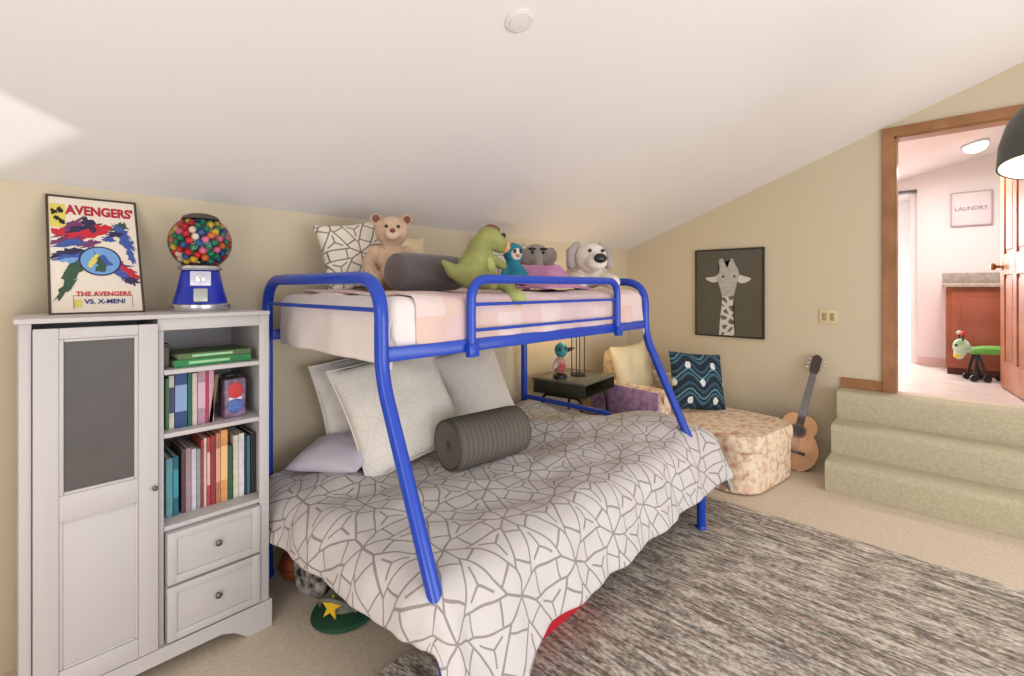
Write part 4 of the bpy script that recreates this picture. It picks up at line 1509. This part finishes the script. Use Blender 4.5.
# ------------------------------------------------------------------ hall: vanity, sign, ride-on toy, ceiling light
vn = thing('vanity_cabinet', 'red brown wooden vanity cabinet with stone counter beyond the doorway', 'vanity', (6.2, .065, ZL), 0)
obj('carcass', box((0, -1.0, .07), (XF - 6.2 - .005, 0, .84), .003), m_vanity, vn)
obj('toe_kick', box((.05, -1.0, 0), (XF - 6.2 - .005, -.01, .07)), mat('dark_kick', (100, 50, 40), .6), vn)
for y0, y1 in ((-.46, -.04), (-.94, -.50)):
    bm = box((-.016, y0, .10), (0, y1, .80), .004)
    add_box(bm, (-.022, y0 + .06, .16), (-.014, y1 - .06, .74), .006)
    obj('door', bm, m_vanity, vn)
obj('counter_top', box((-.04, -1.02, .84), (XF - 6.2 - .005, .03, .875), .005), m_counter, vn)
obj('backsplash', box((XF - 6.2 - .03, -1.02, .875), (XF - 6.2 - .006, .03, .985), .003), mat('backsplash_stone', (180, 170, 158), .4, .12, 30), vn)

sg = thing('wall_sign', 'small white laundry sign on the far pink wall beyond door', 'sign', (XF - .001, -.12, 2.30), R(-90))
obj('sign_board', box((-.155, -.02, -.175), (.155, 0, .175), .004), mat('sign_white', (226, 214, 214), .6), sg)
bm = new()
for lo, hi in (((-.155, -.026, -.175), (-.143, -.002, .175)), ((.143, -.026, -.175), (.155, -.002, .175)), ((-.143, -.026, -.175), (.143, -.002, -.163)), ((-.143, -.026, .163), (.143, -.002, .175))):
    add_box(bm, lo, hi, .002, 1)
obj('sign_frame', bm, mat('sign_grey_frame', (184, 168, 170), .5), sg)
text_mesh('LAUNDRY', .058, mat('sign_ink', (120, 100, 106), .6), 'sign_lettering', sg, (0, -.0215, .0), RXT, sx=.92)

ty = thing('ride_on_toy', 'green ride-on toy with white horned head in the hall', 'toy', (5.93, -.10, ZL), R(-72))
# local: head towards -x, body along +x
blob('body', [('c', [(.02, 0, .27), (.30, 0, .28)], [.035, .04]), ('e', (.16, 0, .29), (.15, .05, .03))], mat('lime_plastic', (120, 190, 84), .4), ty)
blob('head', [('e', (-.06, 0, .30), (.062, .058, .075)), ('e', (-.075, 0, .235), (.042, .04, .05)), ('c', [(-.05, 0, .28), (.02, 0, .275)], [.03, .03])], mat('mint_white_plastic', (206, 226, 206), .4, vscale=14, col2=(120, 180, 110)), ty)
obj('muzzle', ball((-.09, -.01, .22), (.03, .034, .026), 16), mat('lemon_plastic', (222, 206, 90), .4), ty)
for s in (-1, 1):
    obj('horn', tube([(-.06, s * .028, .35), (-.062, s * .042, .41)], .007, 8), m_black, ty)
    obj('horn_ball', ball((-.062, s * .045, .425), .019, 14), (m_red if s < 0 else m_whiteplush), ty)
    obj('eye', ball((-.108, s * .026 - .008, .315), .013, 12), m_eye, ty)
    obj('leg', tube(fillet([(-.0, s * .07, .03), (.04, s * .04, .26), (.09, s * .07, .03)], .05, 6), .011, 10), m_black, ty)
    obj('leg', tube(fillet([(.22, s * .07, .03), (.27, s * .04, .26), (.32, s * .07, .03)], .05, 6), .011, 10), m_black, ty)
    for x in (-.0, .09, .22, .32):
        bm = lathe([(0, -.012), (.028, -.012), (.03, 0), (.028, .012), (0, .012)], 18)
        bmesh.ops.transform(bm, matrix=M.Translation((x, s * .075, .0305)) @ M.Rotation(R(90), 4, 'X'), verts=bm.verts)
        obj('wheel', bm, m_black, ty)

cl = thing('ceiling_light', 'round glowing ceiling light in the hall beyond the door', 'ceiling light', (6.0, -.13, zh(-.13) - .001), rot=(R(180) - math.atan(.22), 0, 0))
obj('mount_plate', lathe([(0, 0), (.10, 0), (.10, .015), (.09, .02), (0, .02)], 28), m_chrome, cl)
obj('glass_dome', lathe([(.085, .02), (.08, .05), (.055, .075), (.02, .085), (0, .086)], 28), mat('lit_dome', (255, 246, 236), .4, emit=3), cl)

# ------------------------------------------------------------------ floor lamp at the edge of the view
fl = thing('floor_lamp', 'dark dome shade floor lamp, lit, in front of the wooden door', 'floor lamp', (3.08, -.41, .014), 0)
obj('base', lathe([(0, 0), (.13, 0), (.13, .015), (.12, .024), (.02, .03), (0, .03)], 32), m_blackmetal, fl)
obj('pole', tube(fillet([(0, 0, .028), (0, 0, 2.22), (-.03, .06, 2.40), (-.06, .13, 2.28)], .10, 8), .011, 12), m_blackmetal, fl)
sh = bpy.data.objects.new('lamp_head', None)
COL.objects.link(sh)
sh.parent = fl
sh.location = (-.06, .13, 2.28)
dirv = V((-.25, .03, -.96)).normalized()
sh.rotation_euler = (-dirv).to_track_quat('Z', 'Y').to_euler()
bm = lathe([(0, .0), (.04, 0), (.07, -.02), (.115, -.10), (.138, -.20), (.142, -.30), (.139, -.30), (.135, -.20), (.112, -.10), (.067, -.023), (0, -.006)], 36)
obj('lamp_shade', bm, mat('dark_olive_shade', (66, 68, 58), .4), sh)
bm = lathe([(0, -.009), (.064, -.026), (.109, -.10), (.132, -.20), (.1365, -.298), (.134, -.298), (.130, -.20), (.106, -.10), (.062, -.03), (0, -.013)], 36)
obj('shade_lining', bm, mat('white_lining', (236, 232, 220), .5), sh, label='white inside of the shade')
obj('bulb', ball((0, 0, -.245), (.06, .06, .055), 18), mat('white_bulb', (255, 250, 225), .4, emit=9), sh)
obj('socket', lathe([(0, -.01), (.022, -.012), (.022, -.19), (0, -.195)], 18), m_blackmetal, sh)

# ------------------------------------------------------------------ under the lower bunk
cp = thing('cap', 'dark green cap with a yellow star lying under the bed edge', 'cap', (1.07, 2.05, .001), R(-60))
blob('crown', [('e', (0, .02, .06), (.095, .10, .075))], m_olive, cp, .008)
bm = lathe([(0, .0), (.13, .0), (.145, .012), (.14, .026), (.09, .05), (0, .05)], 32)
obj('brim', bm, m_green, cp, label='dark green brim')
bm = prism([((.05 if k % 2 == 0 else .02) * cos(pi * k / 5 + .3), (.05 if k % 2 == 0 else .02) * sin(pi * k / 5 + .3)) for k in range(10)], .01, axis='y', off=-.13)
bmesh.ops.transform(bm, matrix=M.Translation((0, .02, .055)) @ M.Rotation(R(-18), 4, 'X'), verts=bm.verts)
obj('star_badge', bm, m_yellow, cp)
obj('strap', tube(fillet([(-.09, -.05, .06), (-.05, -.10, .125), (.05, -.10, .125), (.09, -.05, .06)], .05, 8), .009, 10), m_olive, cp)
bp = thing('backpack', 'black and white patterned bag under the bed behind the cap', 'bag', (1.08, 2.32, .001), R(20))
m_bag = mat('black_white_bag', (206, 200, 196), .8, vscale=24, col2=(40, 38, 40))
obj('bag_body', soft_box((-.10, -.09, 0), (.10, .09, .20), .05, 6, .012, 9, 4), m_bag, bp)
obj('bag_strap', tube(fillet([(-.05, -.09, .16), (-.06, -.13, .10), (-.05, -.095, .03)], .04, 6), .010, 10), m_black, bp)
ob = thing('toy_ball', 'rust orange ball under the bed nearest the bookcase', 'ball', (1.03, 2.48, .081))
obj('ball_shell', ball((0, 0, 0), .08, 24), m_orange, ob)
obj('ball_seam', tube([(.0805 * cos(2 * pi * k / 40), .0805 * sin(2 * pi * k / 40), 0) for k in range(40)], .002, 6, True), m_black, ob)
rb = thing('storage_bin', 'red plastic storage bin pushed under the front of the bed', 'bin', (1.42, 1.27, .014), 0)
bm = prism([(0, 0), (.46, 0), (.48, .15), (-.02, .15)], .34, axis='y')
obj('bin_tub', bm, m_red, rb, angle=30)
obj('bin_lid', box((-.03, -.012, .15), (.49, .352, .17), .006), m_red, rb)
